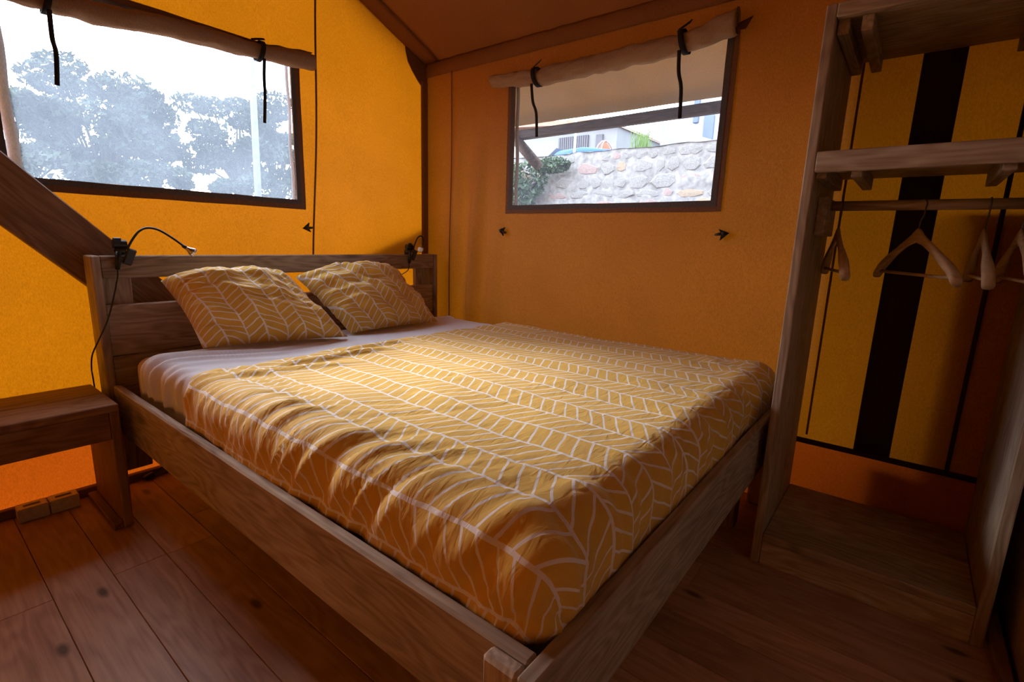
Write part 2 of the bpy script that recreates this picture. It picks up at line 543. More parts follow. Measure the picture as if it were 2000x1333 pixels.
# ================================================================== SETTING
XR = 1.768      # right canvas wall
YB = 0.174      # back gable wall
YF = -2.685     # partition behind the camera
XL = -1.75      # left wall
ZE = 2.09       # eaves
SL = 0.43       # roof slope
XRIDGE = -0.6
ROOF = lambda x: ZE + SL * (XR - x) if x >= XRIDGE else ZE + SL * (XR - XRIDGE) - SL * (XRIDGE - x)

# ---- floor: sub-floor with single planks
fl = empty('floor', (0, -1.2, 0), 'reddish pine plank floor of the tent', 'floor', kind='structure')
plank('subfloor', (XL, YF - 0.02, -0.06), (XR + 0.02, YB + 0.04, -0.021), 'x', 'floor_wood', fl, 0)
PW = 0.14255
x = -0.296 - PW * 10
rj = random.Random(3)
k = -10
while x < XR:
    x0 = max(x, XL); x1 = min(x + PW, XR + 0.01)
    if x1 - x0 > 0.02:
        cuts = []
        if k in (-1, 1, 2):
            cuts = [-0.512]
        elif k == 4:
            cuts = [-1.02]
        if k == 2: cuts = [-0.515, -1.95]
        if not cuts:
            cuts = sorted([rj.uniform(-2.2, -0.3)])
        ys = [YB] + sorted(cuts, reverse=True) + [YF]
        for a, b in zip(ys[:-1], ys[1:]):
            plank('floor_plank', (x0 + 0.0007, b + 0.0006, -0.02), (x1 - 0.0007, a - 0.0006, 0.0), 'y', 'floor_wood', fl, 0.0012)
    x += PW; k += 1

# ---- back gable wall
W1 = (-0.150, 0.890, 1.231, 1.872)   # x0 x1 z0 z1 of the mesh opening
def back_disp(x, z):
    d = 0.004 * nz(x * 7, z * 0.9, 1.3) + 0.002 * nz(x * 22, z * 2.5, 4.0)
    d += 0.009 * math.exp(-((x - 1.60) / 0.05) ** 2) * nz(z * 1.2, 3.0) * sstep(0.4, 1.2, z)
    dx = max(W1[0] - x, x - W1[1], 0); dz = max(W1[2] - z, z - W1[3], 0)
    return d * sstep(0.0, 0.12, math.hypot(dx, dz))
def back_pt(x, z):
    if z > ZE:
        t = (z - ZE) / 1.0
        z = ZE + t * (ROOF(x) - ZE + 0.02)
    return (x, YB + back_disp(x, z), z)
bx = merged(lin(XL, W1[0], 18), lin(W1[0], W1[1], 26), lin(W1[1], XR + 0.004, 40))
bz = merged(lin(0.31, W1[2], 16), lin(W1[2], W1[3], 12), lin(W1[3], ZE, 5), lin(ZE, ZE + 1.0, 10))
wb = empty('wall_back', (0, YB, 0), 'glowing ochre canvas gable wall behind the headboard', 'wall', kind='structure')
link('canvas', grid_mesh(back_pt, bx, bz, hole=lambda x, z: W1[0] < x < W1[1] and W1[2] < z < W1[3]), 'canvas', wb)
link('mud_flap', grid_mesh(back_pt, bx, lin(-0.02, 0.31, 8)), 'skirt_canvas', wb)
def strip(name, f, us, w, mat, parent, dirv):
    """thin tape along a path: f(u) centre, dirv half-width direction"""
    d = Vector(dirv)
    me = grid_mesh(lambda u, v: Vector(f(u)) + d * v, us, [-w / 2, w / 2], thick=0.0015)
    return link(name, me, mat, parent)
strip('seam', lambda z: (0.975 + (z - 0.976) * 0.061 + 0.006 * math.sin(z * 5) - 0.004, YB - 0.006, z), lin(0.02, 2.55, 30), 0.010, 'band_brown', wb, (1, 0, 0))
strip('hem_band', lambda x: (x, YB - 0.006, 0.308), lin(XL, XR, 10), 0.02, 'band_brown', wb, (0, 0, 1))

# gusset where the gable meets the eaves
gus = [(1.595, 2.172), (1.603, 2.12), (1.618, 2.07), (1.650, 2.028), (1.690, 1.985), (1.715, 1.965), (1.768, 1.950), (1.768, 2.100)]
bm = bmesh.new()
fr_ = [bm.verts.new((x, YB - 0.012, z)) for x, z in gus]
bk_ = [bm.verts.new((x, YB - 0.007, z)) for x, z in gus]
bm.faces.new(fr_); bm.faces.new(bk_[::-1])
for i in range(len(gus)):
    j = (i + 1) % len(gus)
    bm.faces.new((fr_[i], bk_[i], bk_[j], fr_[j]))
bmesh.ops.recalc_face_normals(bm, faces=bm.faces)
g_ = link('corner_gusset', bm_mesh(bm, 'gusset'), 'seam', wb)
g_['label'] = 'dark curved gusset patch in the upper corner'

# corner sleeve
o = plank('trim_1', (1.718, YB - 0.022, 0.0), (1.766, YB - 0.001, 1.99), 'z', 'seam', None, 0.006)
tag(o, 'dark vertical sleeve strip in the back corner of the tent', 'trim', kind='structure')

# ---- right wall
W2 = (-1.612, -0.531, 1.252, 1.880)  # y0 y1 z0 z1
def right_disp(y, z):
    d = 0.004 * nz(y * 5, z * 0.8, 7.7) + 0.0015 * nz(y * 18, z * 2, 2.0)
    # long folds running down from the eaves near the corner
    s = y + 0.10 * (1.4 - z)
    d += 0.034 * math.exp(-((y + 0.21) / 0.19) ** 2) * math.sin((y + 0.06 * (z - 0.6)) * 36) * sstep(2.0, 1.0, z)
    d += 0.003 * nz(y * 30, z * 0.6, 9.0) * sstep(1.7, 2.05, z)
    dy = max(W2[0] - y, y - W2[1], 0); dz = max(W2[2] - z, z - W2[3], 0)
    return d * sstep(0.0, 0.14, math.hypot(dy, dz))
def right_pt(y, z):
    return (XR + right_disp(y, z), y, z)
ry = merged(lin(YF, W2[0], 40), lin(W2[0], W2[1], 26), lin(W2[1], YB + 0.004, 44))
rz = merged(lin(0.31, W2[2], 20), lin(W2[2], W2[3], 12), lin(W2[3], ZE + 0.02, 8))
wr = empty('wall_right', (XR, -1.2, 0), 'orange brown canvas side wall beyond the bed', 'wall', kind='structure')
link('canvas', grid_mesh(right_pt, ry, rz, hole=lambda y, z: W2[0] < y < W2[1] and W2[2] < z < W2[3]), 'canvas', wr)
link('mud_flap', grid_mesh(right_pt, ry, lin(-0.02, 0.31, 8)), 'skirt_canvas', wr)
strip('seam', lambda z: (XR - 0.012 + right_disp(-0.064, z), -0.064 + 0.004 * math.sin(z * 4), z), lin(0.32, 2.05, 26), 0.008, 'band_brown', wr, (0, 1, 0))
strip('hem_band', lambda y: (XR - 0.008, y, 0.302), lin(YF, -0.1, 10), 0.022, 'dark_strip', wr, (0, 0, 1))
strip('webbing', lambda z: (XR - 0.010, -2.305 + 0.002 * math.sin(z * 3), z), lin(0.31, 2.06, 20), 0.112, 'dark_strip', wr, (0, 1, 0))
strip('seam', lambda z: (XR - 0.010, -2.522, z), lin(0.31, 2.06, 12), 0.013, 'dark_strip', wr, (0, 1, 0))
strip('seam', lambda z: (XR - 0.010, -2.088, z), lin(0.33, 2.06, 16), 0.008, 'seam', wr, (0, 1, 0))

# ---- eaves pocket along the top of the right wall
def eave_pt(y, v):
    b = 0.006 * nz(y * 14, v * 30, 5) + 0.004 * nz(y * 40, v * 12, 1)
    return (XR - 0.010 - 0.010 * math.sin(v * PI) + b, y, ZE + 0.004 - v * 0.082)
o = link('trim_2', grid_mesh(eave_pt, lin(YF, YB - 0.005, 110), lin(0, 1, 6), thick=0.002), 'roof_canvas')
tag(o, 'stitched canvas eaves pocket along the right wall top', 'trim', kind='structure')

# ---- ceiling: inner roof
def roof_pt(x, y):
    return (x, y, ROOF(x) - 0.012 * math.sin((x - XRIDGE) * 1.3) * math.sin((y + 1.3) * 1.2) + 0.004 * nz(x * 3, y * 3, 2))
ce = empty('ceiling', (0, -1.2, ZE), 'brown canvas tent roof sloping up from the eaves', 'ceiling', kind='structure')
link('canvas', grid_mesh(roof_pt, merged(lin(XL - 0.02, XRIDGE, 10), lin(XRIDGE, XR + 0.004, 24)), lin(YF - 0.02, YB + 0.03, 24)), 'roof_canvas', ce)
def roofstrip(u, v):
    x = XR - 0.03 - u
    return (x, YB - 0.010 - v, ROOF(x) - 0.014 - 0.008 * math.sin(v / 0.12 * PI) + 0.005 * nz(u * 18, v * 10, 3))
link('gable_pocket', grid_mesh(roofstrip, lin(0, 2.3, 50), lin(0, 0.12, 5), thick=0.002), 'roof_canvas', ce)
strip('seam', lambda x: (x, YB - 0.135, ROOF(x) - 0.012), lin(XRIDGE, XR - 0.01, 20), 0.006, 'band_brown', ce, (0, 1, 0))

# ---- outer fly sheet, shades roof and right wall
def fly_pt(x, y):
    zz = 1.862 + SL * (2.5 - x) if x >= XRIDGE else 1.862 + SL * (2.5 - XRIDGE) - SL * (XRIDGE - x)
    return (x, y, zz + 0.01 * nz(x * 2, y * 2, 8))
o = link('fly_sheet', grid_mesh(fly_pt, merged(lin(-3.2, XRIDGE, 8), lin(XRIDGE, 2.5, 20)), lin(-4.0, 0.42, 24), thick=0.003), 'fly')
tag(o, 'beige outer fly sheet sloping past the top of the right window', 'awning')

# ---- partitions behind and left of the camera
o = link('wall_front', grid_mesh(lambda x, z: (x, YF + 0.003 * nz(x * 6, z), z if z < ZE else ZE + (z - ZE) * (ROOF(x) - ZE + 0.02)), lin(XL, XR, 30), merged(lin(0, ZE, 10), lin(ZE, ZE + 1, 6)), thick=0.004), 'lining')
tag(o, 'lined canvas partition at the right edge of the picture', 'wall', kind='structure')
o = link('wall_left', grid_mesh(lambda y, z: (XL + 0.004 * nz(y * 6, z), y, z), lin(YF, YB, 30), lin(0, ROOF(XL) + 0.02, 12)), 'canvas')
tag(o, 'ochre canvas wall on the left, outside the picture', 'wall', kind='structure')
o = plank('baseboard_front', (-0.3, YF + 0.014, 0.0), (XR - 0.05, YF + 0.046, 0.03), 'x', 'stand_wood')
tag(o, 'brown floor batten beside the right foot of the wardrobe', 'baseboard', kind='structure')
o = plank('baseboard_back', (XL, YB - 0.034, 0.0), (XR - 0.06, YB - 0.008, 0.036), 'x', 'stand_wood')
tag(o, 'brown floor batten along the foot of the glowing back wall', 'baseboard', kind='structure')

# ---- windows: charcoal and brown webbing around an insect mesh
def ring(name, plane, inner, outer, depth, off, mat, parent):
    """rectangular band; plane 'y' (back wall) or 'x' (right wall)"""
    a0, a1, z0, z1 = inner; b0, b1, y0, y1 = outer
    bm = bmesh.new()
    pin = [(a0, z0), (a1, z0), (a1, z1), (a0, z1)]
    pout = [(b0, y0), (b1, y0), (b1, y1), (b0, y1)]
    def P(p, d):
        return (p[0], YB - off - d, p[1]) if plane == 'y' else (XR - off - d, p[0], p[1])
    seg = 14
    rows = []
    for lay in (0, depth):
        ri, ro = [], []
        for k in range(4):
            for s in range(seg):
                t = s / seg
                for lst, pp in ((ri, pin), (ro, pout)):
                    q0 = pp[k]; q1 = pp[(k + 1) % 4]
                    q = (q0[0] + (q1[0] - q0[0]) * t, q0[1] + (q1[1] - q0[1]) * t)
                    w = 0.0025 * nz(q[0] * 9, q[1] * 9, off * 300) + 0.001 * nz(q[0] * 40, q[1] * 40, 2)
                    q = (q[0] + w, q[1] + w)
                    lst.append(bm.verts.new(P(q, lay)))
        rows.append((ri, ro))
    n = 4 * seg
    (bi, bo), (fi, fo) = rows
    for k in range(n):
        j = (k + 1) % n
        bm.faces.new((fi[k], fi[j], fo[j], fo[k]))
        bm.faces.new((bi[k], bo[k], bo[j], bi[j]))
        bm.faces.new((fo[k], fo[j], bo[j], bo[k]))
        bm.faces.new((fi[k], bi[k], bi[j], fi[j]))
    bmesh.ops.recalc_face_normals(bm, faces=bm.faces)
    return link(name, bm_mesh(bm, name), mat, parent)

def grow(r, d):
    return (r[0] - d, r[1] + d, r[2] - d, r[3] + d)
w1 = empty('window_1', ((W1[0] + W1[1]) / 2, YB, W1[2]), 'wide mesh window in the glowing back wall', 'window', kind='structure')
ring('webbing_band', 'y', W1, grow(W1, 0.022), 0.004, 0.006, 'band_grey', w1)
ring('outer_band', 'y', grow(W1, 0.021), grow(W1, 0.046), 0.003, 0.005, 'band_brown', w1)
link('mesh_pane', grid_mesh(lambda x, z: (x, YB + 0.004 * nz(x * 4, z * 4), z), lin(W1[0] - 0.01, W1[1] + 0.01, 24), lin(W1[2] - 0.01, W1[3] + 0.01, 14)), 'mesh', w1)
for xx, ww in ((W1[0] + 0.018, 0.035), (W1[1] - 0.008, 0.016)):
    strip('hem_strip', lambda z, xx=xx: (xx + 0.003 * math.sin(z * 20), YB + 0.012, z), lin(W1[2], W1[3], 12), ww, 'hem', w1, (1, 0, 0))
w2 = empty('window_2', (XR, (W2[0] + W2[1]) / 2, W2[2]), 'smaller mesh window in the side wall above the bed', 'window', kind='structure')
ring('webbing_band', 'x', W2, grow(W2, 0.024), 0.004, 0.006, 'band_grey', w2)
ring('outer_band', 'x', grow(W2, 0.023), grow(W2, 0.045), 0.003, 0.005, 'band_brown', w2)
link('mesh_pane', grid_mesh(lambda y, z: (XR + 0.004 * nz(y * 4, z * 4), y, z), lin(W2[0] - 0.01, W2[1] + 0.01, 24), lin(W2[2] - 0.01, W2[3] + 0.01, 14)), 'mesh', w2)
strip('hem_strip', lambda z: (XR + 0.012, W2[1] - 0.012 + 0.02 * (z - 1.5) + 0.003 * math.sin(z * 20), z), lin(W2[2], W2[3], 12), 0.022, 'hem', w2, (0, 1, 0))

# ================================================================== ROLLED WINDOW FLAPS
def interp(tab, x):
    if x <= tab[0][0]: return tab[0][1:]
    for a, b in zip(tab[:-1], tab[1:]):
        if x <= b[0]:
            t = (x - a[0]) / (b[0] - a[0]); t = t * t * (3 - 2 * t)
            return tuple(p + (q - p) * t for p, q in zip(a[1:], b[1:]))
    return tab[-1][1:]

def roll_mesh(tab, us, P, turns=1.9, squash=0.8, crumple=0.08):
    """a rolled sheet: spiral section swept along; tab rows (u, zc, r)"""
    nseg = 44
    def f(u, k):
        zc, r = interp(tab, u)
        a = k / nseg * turns * 2 * PI
        rr = r * (1 - 0.62 * (1 - k / nseg)) * (1 + crumple * nz(u * 7, a, 3)) + crumple * 0.07 * nz(u * 20, a * 2, 6)
        a2 = a + 0.5 * nz(u * 2.2, 0.3, 8) + PI * 0.62
        return P(u, rr * math.cos(a2) * squash, zc + rr * math.sin(a2))
    return grid_mesh(f, us, list(range(nseg + 1)), thick=0.002)

def loop_strap(P, u, zc, r, w, name, parent, tilt=0.0):
    n = 26
    def f(a, v):
        uu = u + v + tilt * math.sin(a)
        return P(uu, (r + 0.006) * math.cos(a) * 0.9, zc + (r + 0.006) * math.sin(a))
    return link(name, grid_mesh(f, lin(0, 2 * PI, n), [-w / 2, w / 2], thick=0.003), 'black_tape', parent)

def tape(path, w, wd, name, parent, mat='black_tape'):
    pts = spline(path, 6)
    d = Vector(wd)
    def f(i, v):
        return pts[int(i)] + d * v
    return link(name, grid_mesh(f, list(range(len(pts))), [-w / 2, w / 2], thick=0.003), mat, parent)

r1 = empty('rolled_window_flap', (0.35, YB - 0.055, 1.85), 'long brown rolled canvas flap tied above the back wall window', 'window flap', 'rolled window flaps')
P1 = lambda u, d, z: (u, YB - 0.056 + d, z)
tab1 = [(-0.45, 1.835, 0.046), (-0.08, 1.815, 0.040), (0.0, 1.812, 0.036), (0.1, 1.822, 0.046), (0.39, 1.852, 0.046), (0.60, 1.858, 0.044), (0.715, 1.862, 0.039), (0.82, 1.874, 0.046), (0.99, 1.886, 0.047)]
link('roll', roll_mesh(tab1, lin(-0.45, 0.985, 70), P1), 'roll_canvas', r1)
for u, zl in ((0.0, 1.545), (0.722, 1.557)):
    zc, r = interp(tab1, u)
    loop_strap(P1, u, zc, r, 0.020, 'strap', r1, 0.008)
    tape([(u - 0.005, YB - 0.105, zc - r), (u - 0.004, YB - 0.09, zc - 0.12), (u + 0.004, YB - 0.072, (zc + zl) / 2 - 0.03), (u - 0.004, YB - 0.068, zl)], 0.014, (1, 0.1, 0), 'tie_tape', r1)
    tape([(u - 0.03, YB - 0.05, zc + r + 0.004), (u, YB - 0.06, zc + r + 0.012), (u + 0.022, YB - 0.065, zc + r + 0.016)], 0.012, (0, 0.7, 0.7), 'tie_end', r1)

r2 = empty('rolled_window_flap', (XR - 0.05, -1.03, 1.86), 'creased tan rolled canvas flap tied above the side wall window', 'window flap', 'rolled window flaps')
P2 = lambda u, d, z: (XR - 0.058 + d, u, z)
tab2 = [(-1.70, 1.930, 0.060), (-1.63, 1.918, 0.058), (-1.52, 1.893, 0.050), (-1.455, 1.882, 0.043), (-1.36, 1.878, 0.052), (-1.05, 1.874, 0.050), (-0.85, 1.873, 0.050), (-0.76, 1.868, 0.050), (-0.705, 1.868, 0.041), (-0.62, 1.880, 0.044), (-0.50, 1.890, 0.037), (-0.40, 1.898, 0.034)]
link('roll', roll_mesh(tab2, lin(-1.66, -0.41, 90), P2, 1.7, 0.85, 0.13), 'roll_canvas', r2)
bm = bmesh.new()
vs = [bm.verts.new(p) for p in ((XR - 0.075, -1.62, 1.875), (XR - 0.06, -1.655, 1.905), (XR - 0.055, -1.715, 1.925), (XR - 0.05, -1.69, 1.885))]
bm.faces.new(vs)
bmesh.ops.solidify(bm, geom=list(bm.faces), thickness=0.003)
link('loose_corner', bm_mesh(bm, 'loose_corner'), 'band_brown', r2)
for u, zl in ((-0.712, 1.585), (-1.455, 1.588)):
    zc, r = interp(tab2, u)
    loop_strap(P2, u, zc, r, 0.024, 'strap', r2, 0.010)
    tape([(XR - 0.105, u, zc - r), (XR - 0.085, u + 0.002, zc - 0.12), (XR - 0.062, u - 0.005, (zc + zl) / 2 - 0.03), (XR - 0.055, u - 0.008, zl)], 0.015, (0, 1, 0), 'tie_tape', r2)
    tape([(XR - 0.06, u + 0.03, zc + r + 0.004), (XR - 0.07, u, zc + r + 0.012), (XR - 0.078, u - 0.03, zc + r + 0.022)], 0.026, (0.7, 0, 0.7), 'tie_end', r2, 'black_tape')

# ================================================================== TENT FRAME TIMBER
br = empty('brace_beam', (0.0, 0.135, 0.8), 'dark diagonal timber brace rising left behind the headboard', 'beam')
bd = Vector((-0.264, 0, 0.28)).normalized()
bn = Vector((bd.z, 0, -bd.x)).normalized()
p0 = Vector((0.045, 0.137, 0.938)); hw = 0.094
a_ = p0 - bd * 0.55; b_ = p0 + bd * 1.35
bar('timber', a_, b_, 0.048, hw * 2, 'beam_wood', br, up=bn, bev=0.004)

# ================================================================== BED
bed = empty('bed_frame', (0.85, -1.0, 0), 'rustic weathered timber double bed frame with slatted headboard', 'bed')
hb = empty('headboard', (0.85, 0.05, 0), parent=bed)
H = 0.962; ZR = 0.4725
for lo, hi in (((0.0, 0.0, 0.0), (0.028, 0.104, H)), ((1.672, 0.0, 0.0), (1.70, 0.104, H))):
    plank('post', lo, hi, 'z', 'bed_wood', hb, 0.004)
plank('top_rail', (0.0285, 0.006, 0.878), (1.6715, 0.036, H), 'x', 'bed_wood', hb, 0.004)
plank('board', (0.0285, 0.012, 0.583), (1.6715, 0.040, 0.777), 'x', 'bed_wood', hb, 0.004)
plank('board', (0.0285, 0.012, 0.395), (1.6715, 0.040, 0.579), 'x', 'bed_wood', hb, 0.004)
plank('batten', (0.03, 0.041, 0.10), (0.125, 0.068, 0.955), 'z', 'bed_wood', hb, 0.004)
plank('batten', (1.555, 0.041, 0.10), (1.655, 0.068, 0.955), 'z', 'bed_wood', hb, 0.004)
XI = 0.016
plank('side_rail', (XI, -1.9775, ZR - 0.187), (XI + 0.027, -0.0005, ZR), 'y', 'bed_wood', bed, 0.005)
plank('side_rail', (1.684 - 0.027, -1.9775, ZR - 0.187), (1.684, -0.0005, ZR), 'y', 'bed_wood', bed, 0.005)
plank('corner_block', (XI - 0.029, -1.9775, 0.0), (XI - 0.0006, -1.914, ZR - 0.001), 'z', 'bed_wood', bed, 0.006)
plank('corner_block', (1.6846, -1.9775, 0.0), (1.713, -1.914, ZR - 0.001), 'z', 'bed_wood', bed, 0.006)
plank('foot_board', (XI - 0.029, -2.006, ZR - 0.184), (1.713, -1.978, ZR + 0.0005), 'x', 'bed_wood', bed, 0.004)
for lx in (0.20, 1.42):
    plank('leg', (lx, -1.93, 0.0), (lx + 0.07, -1.86, ZR - 0.19), 'z', 'beam_wood', bed, 0.003)
plank('slat_base', (XI + 0.028, -1.976, 0.335), (1.656, 0.0, 0.357), 'x', 'bed_wood', bed, 0.002)
plank('cleat', (XI + 0.028, -1.97, 0.298), (XI + 0.055, -0.01, 0.334), 'y', 'bed_wood', bed, 0.002)
plank('cleat', (1.629, -1.97, 0.298), (1.656, -0.01, 0.334), 'y', 'bed_wood', bed, 0.002)

# ---- mattress with fitted sheet
bm = bmesh.new()
bmesh.ops.create_cube(bm, size=1.0)
for v in bm.verts:
    v.co = Vector((v.co.x * 1.555, v.co.y * 1.930, v.co.z * 0.222))
bmesh.ops.bevel(bm, geom=list(bm.edges), offset=0.045, segments=5, affect='EDGES', profile=0.5)
me = bm_mesh(bm, 'mattress')
o = link('mattress', me, 'mattress', None, (0.8595, -0.995, 0.468), smooth=True)
tag(o, 'thick mattress in a plain pale fitted sheet on the bed', 'mattress')

# ---- cloth draped over the mattress
def drape(x0, x1, y1, r, ztop, zlow, head, amp, seed, su, sv, drop_l=0.22, drop_f=0.22, step=0.012, wr=None):
    """sheet over a rounded block: left/right/foot edges fall; returns f(u, v), us, vs (cloth metres)"""
    us = lin(x0 - drop_l, x1 + 0.10, int((x1 - x0 + drop_l + 0.10) / step))
    vs = lin(0.0, 1.0, int((head - y1 + drop_f) / step))
    dmax = ztop - zlow
    def base(u, y):
        a = max(x0 - u, 0.0) - max(u - x1, 0.0)
        b = max(y1 - y, 0.0)
        cx = min(max(u, x0), x1); cy = max(y, y1)
        d = (abs(a) ** 3.5 + b ** 3.5) ** (1 / 3.5)
        if d < 1e-6:
            return Vector((cx, cy, ztop))
        q = r * PI / 2
        if d < q:
            h = r * math.sin(d / r); dz = r * (1 - math.cos(d / r))
        else:
            h = r; dz = r + (d - q)
        if dz > dmax:
            ex = dz - dmax
            dz = dmax + min(ex * 0.15, 0.012)
            h = max(h - min(ex, 0.03) * 0.5, 0.0)
        return Vector((cx - h * a / d, cy - h * b / d, ztop - dz))
    return base, us, vs

def cloth_obj(name, base, us, vs, head_y, foot_y, disp, mat, label, cat, thick=0.004):
    cache = {}
    def Y(u, v):
        h = head_y(u)
        return h + (foot_y - h) * v
    def f(u, v):
        y = Y(u, v)
        p = base(u, y)
        e = 0.004
        tu = base(u + e, y) - base(u - e, y)
        tv = base(u, y + e) - base(u, y - e)
        n = tu.cross(tv)
        if n.length < 1e-9:
            n = Vector((0, 0, 1))
        n.normalize()
        if n.z < -0.2: n = -n
        return p + n * disp(u, y, v)
    me = grid_mesh(f, us, vs, uvf=lambda u, v: (u, Y(u, v)), flip=True)
    bm = bmesh.new(); bm.from_mesh(me)
    bmesh.ops.recalc_face_normals(bm, faces=bm.faces)
    bm.to_mesh(me); bm.free()
    for p in me.polygons: p.use_smooth = True
    o = link(name, me, mat)
    s = o.modifiers.new('thickness', 'SOLIDIFY'); s.thickness = thick; s.offset = -1
    return tag(o, label, cat)

# white flat sheet
base, us, vs = drape(0.133, 1.590, -1.88, 0.050, 0.592, 0.458, -0.10, 0, 0, 0, 0, step=0.0125)
def sheet_disp(u, y, v):
    side = sstep(0.16, 0.06, u)
    d = 0.0035 * nz(u * 3 + y * 4, y * 9 + u * 2, 1.0) + 0.0015 * nz(u * 12, y * 16, 3.0)
    # two long soft folds from the corner across the bed
    for c, w, h in ((-0.24, 0.016, 0.020), (-0.30, 0.013, 0.014), (-0.38, 0.02, 0.008)):
        yy = y - (c - 0.16 * sstep(0.1, 0.5, u) + 0.05 * (u - 0.1))
        d += h * math.exp(-(yy / w) ** 2) * sstep(0.85, 0.25, u)
    d += side * sstep(-0.08, 0.03, u) * (0.020 * nz(y * 26 + u * 8, u * 3, 5.0) + 0.010 * nz(y * 55, u * 5, 8.0))
    d += 0.012 * sstep(0.05, 0.0, v)
    if y < -0.66: d *= 0.3
    return max(d + 0.007, 0.004)
cloth_obj('flat_sheet', base, us, vs, lambda u: -0.165 + 0.012 * nz(u * 4, 2) - 0.10 * sstep(0.0, 0.3, u) * 0.4, -1.2, sheet_disp, 'sheet', 'white cotton sheet turned down below the two pillows', 'sheet', 0.003)

# yellow duvet
base, us, vs = drape(0.136, 1.580, -1.885, 0.075, 0.612, 0.452, -0.60, 0, 0, 0, 0, drop_l=0.235, drop_f=0.24, step=0.0105)
def ridge(x):
    return 1.0 - abs(x) * 2.2
def duvet_disp(u, y, v):
    top = sstep(0.04, 0.30, u) * sstep(-1.93, -1.75, y)
    side = sstep(0.30, 0.08, u)
    foot = sstep(-1.80, -1.98, y)
    d = 0.010 * nz(u * 2.2, y * 2.2, 11.0) + 0.005 * nz(u * 6, y * 5, 4.0)
    # diagonal drag wrinkles
    s = u * 0.55 + y
    d += 0.0035 * nz(s * 26, (u - y) * 3.5, 6.0) * (0.5 + 0.7 * nz(u * 2.5, y * 2.5, 20.0))
    # folds below the turned edge
    h = y + 0.62
    d += 0.019 * math.exp(-((h + 0.10 + 0.10 * (u - 0.5)) / 0.016) ** 2) * sstep(0.2, 0.4, u) * sstep(0.85, 0.6, u)
    d += 0.015 * math.exp(-((h + 0.045 - 0.03 * (u - 0.7)) / 0.012) ** 2) * sstep(0.5, 0.6, u) * sstep(0.95, 0.8, u)
    d += 0.013 * math.exp(-((h + 0.17 + 0.35 * (u - 0.4)) / 0.018) ** 2) * sstep(0.08, 0.2, u) * sstep(0.6, 0.4, u)
    # gathered left side: slanting folds that die out where the duvet is tucked in
    q = y + (u - 0.1) * 0.45 + 0.05 * nz(u * 4, y * 2.5, 51.0)
    tuck = 0.4 + 0.6 * sstep(-0.06, 0.05, u)
    w1_ = nz(q * 13, u * 1.2 + y, 31.0); w2_ = nz(q * 29, u * 3, 12.0)
    d += side * tuck * (0.017 * (0.75 - math.sqrt(w1_ * w1_ + 0.006) * 2.0) + 0.009 * (0.5 - math.sqrt(w2_ * w2_ + 0.006) * 1.8) + 0.003 * nz(q * 60, u * 6, 2.0)) * sstep(-0.60, -0.80, y)
    d += sstep(0.45, 0.15, u) * tuck * 0.005 * (0.5 - abs(nz(q * 18 + u * 5, u * 2.5 - y, 77.0)) * 2.4)
    # small crumples all over
    d += 0.0022 * nz(u * 38 + y * 16, y * 30 - u * 10, 61.0) * (0.6 + nz(u * 3, y * 3, 5.5))
    # foot end hangs in soft vertical pleats
    d += foot * sstep(-2.10, -2.0, y) * (0.020 * nz(u * 13, y * 2, 41.0) + 0.010 * nz(u * 30, y * 3, 14.0))
    # puckered far corner
    fc = math.exp(-((u - 1.45) / 0.16) ** 2 - ((y + 1.80) / 0.14) ** 2)
    d += fc * (0.014 * nz(u * 14, y * 14, 17.0) + 0.008 * nz(u * 30, y * 26, 3.0))
    if v < 0.03:
        d += 0.003 * (1 - v / 0.03)
    return max(d + 0.011, 0.004)
cloth_obj('duvet', base, us, vs, lambda u: -0.622 + 0.016 * nz(u * 5, 5) + 0.030 * math.exp(-((u - 0.60) / 0.12) ** 2) - 0.03 * sstep(1.1, 1.6, u) - 0.012 * nz(u * 14, 1), -2.105, duvet_disp, 'duvet', 'mustard yellow duvet with white herringbone print on the bed', 'duvet', 0.006)

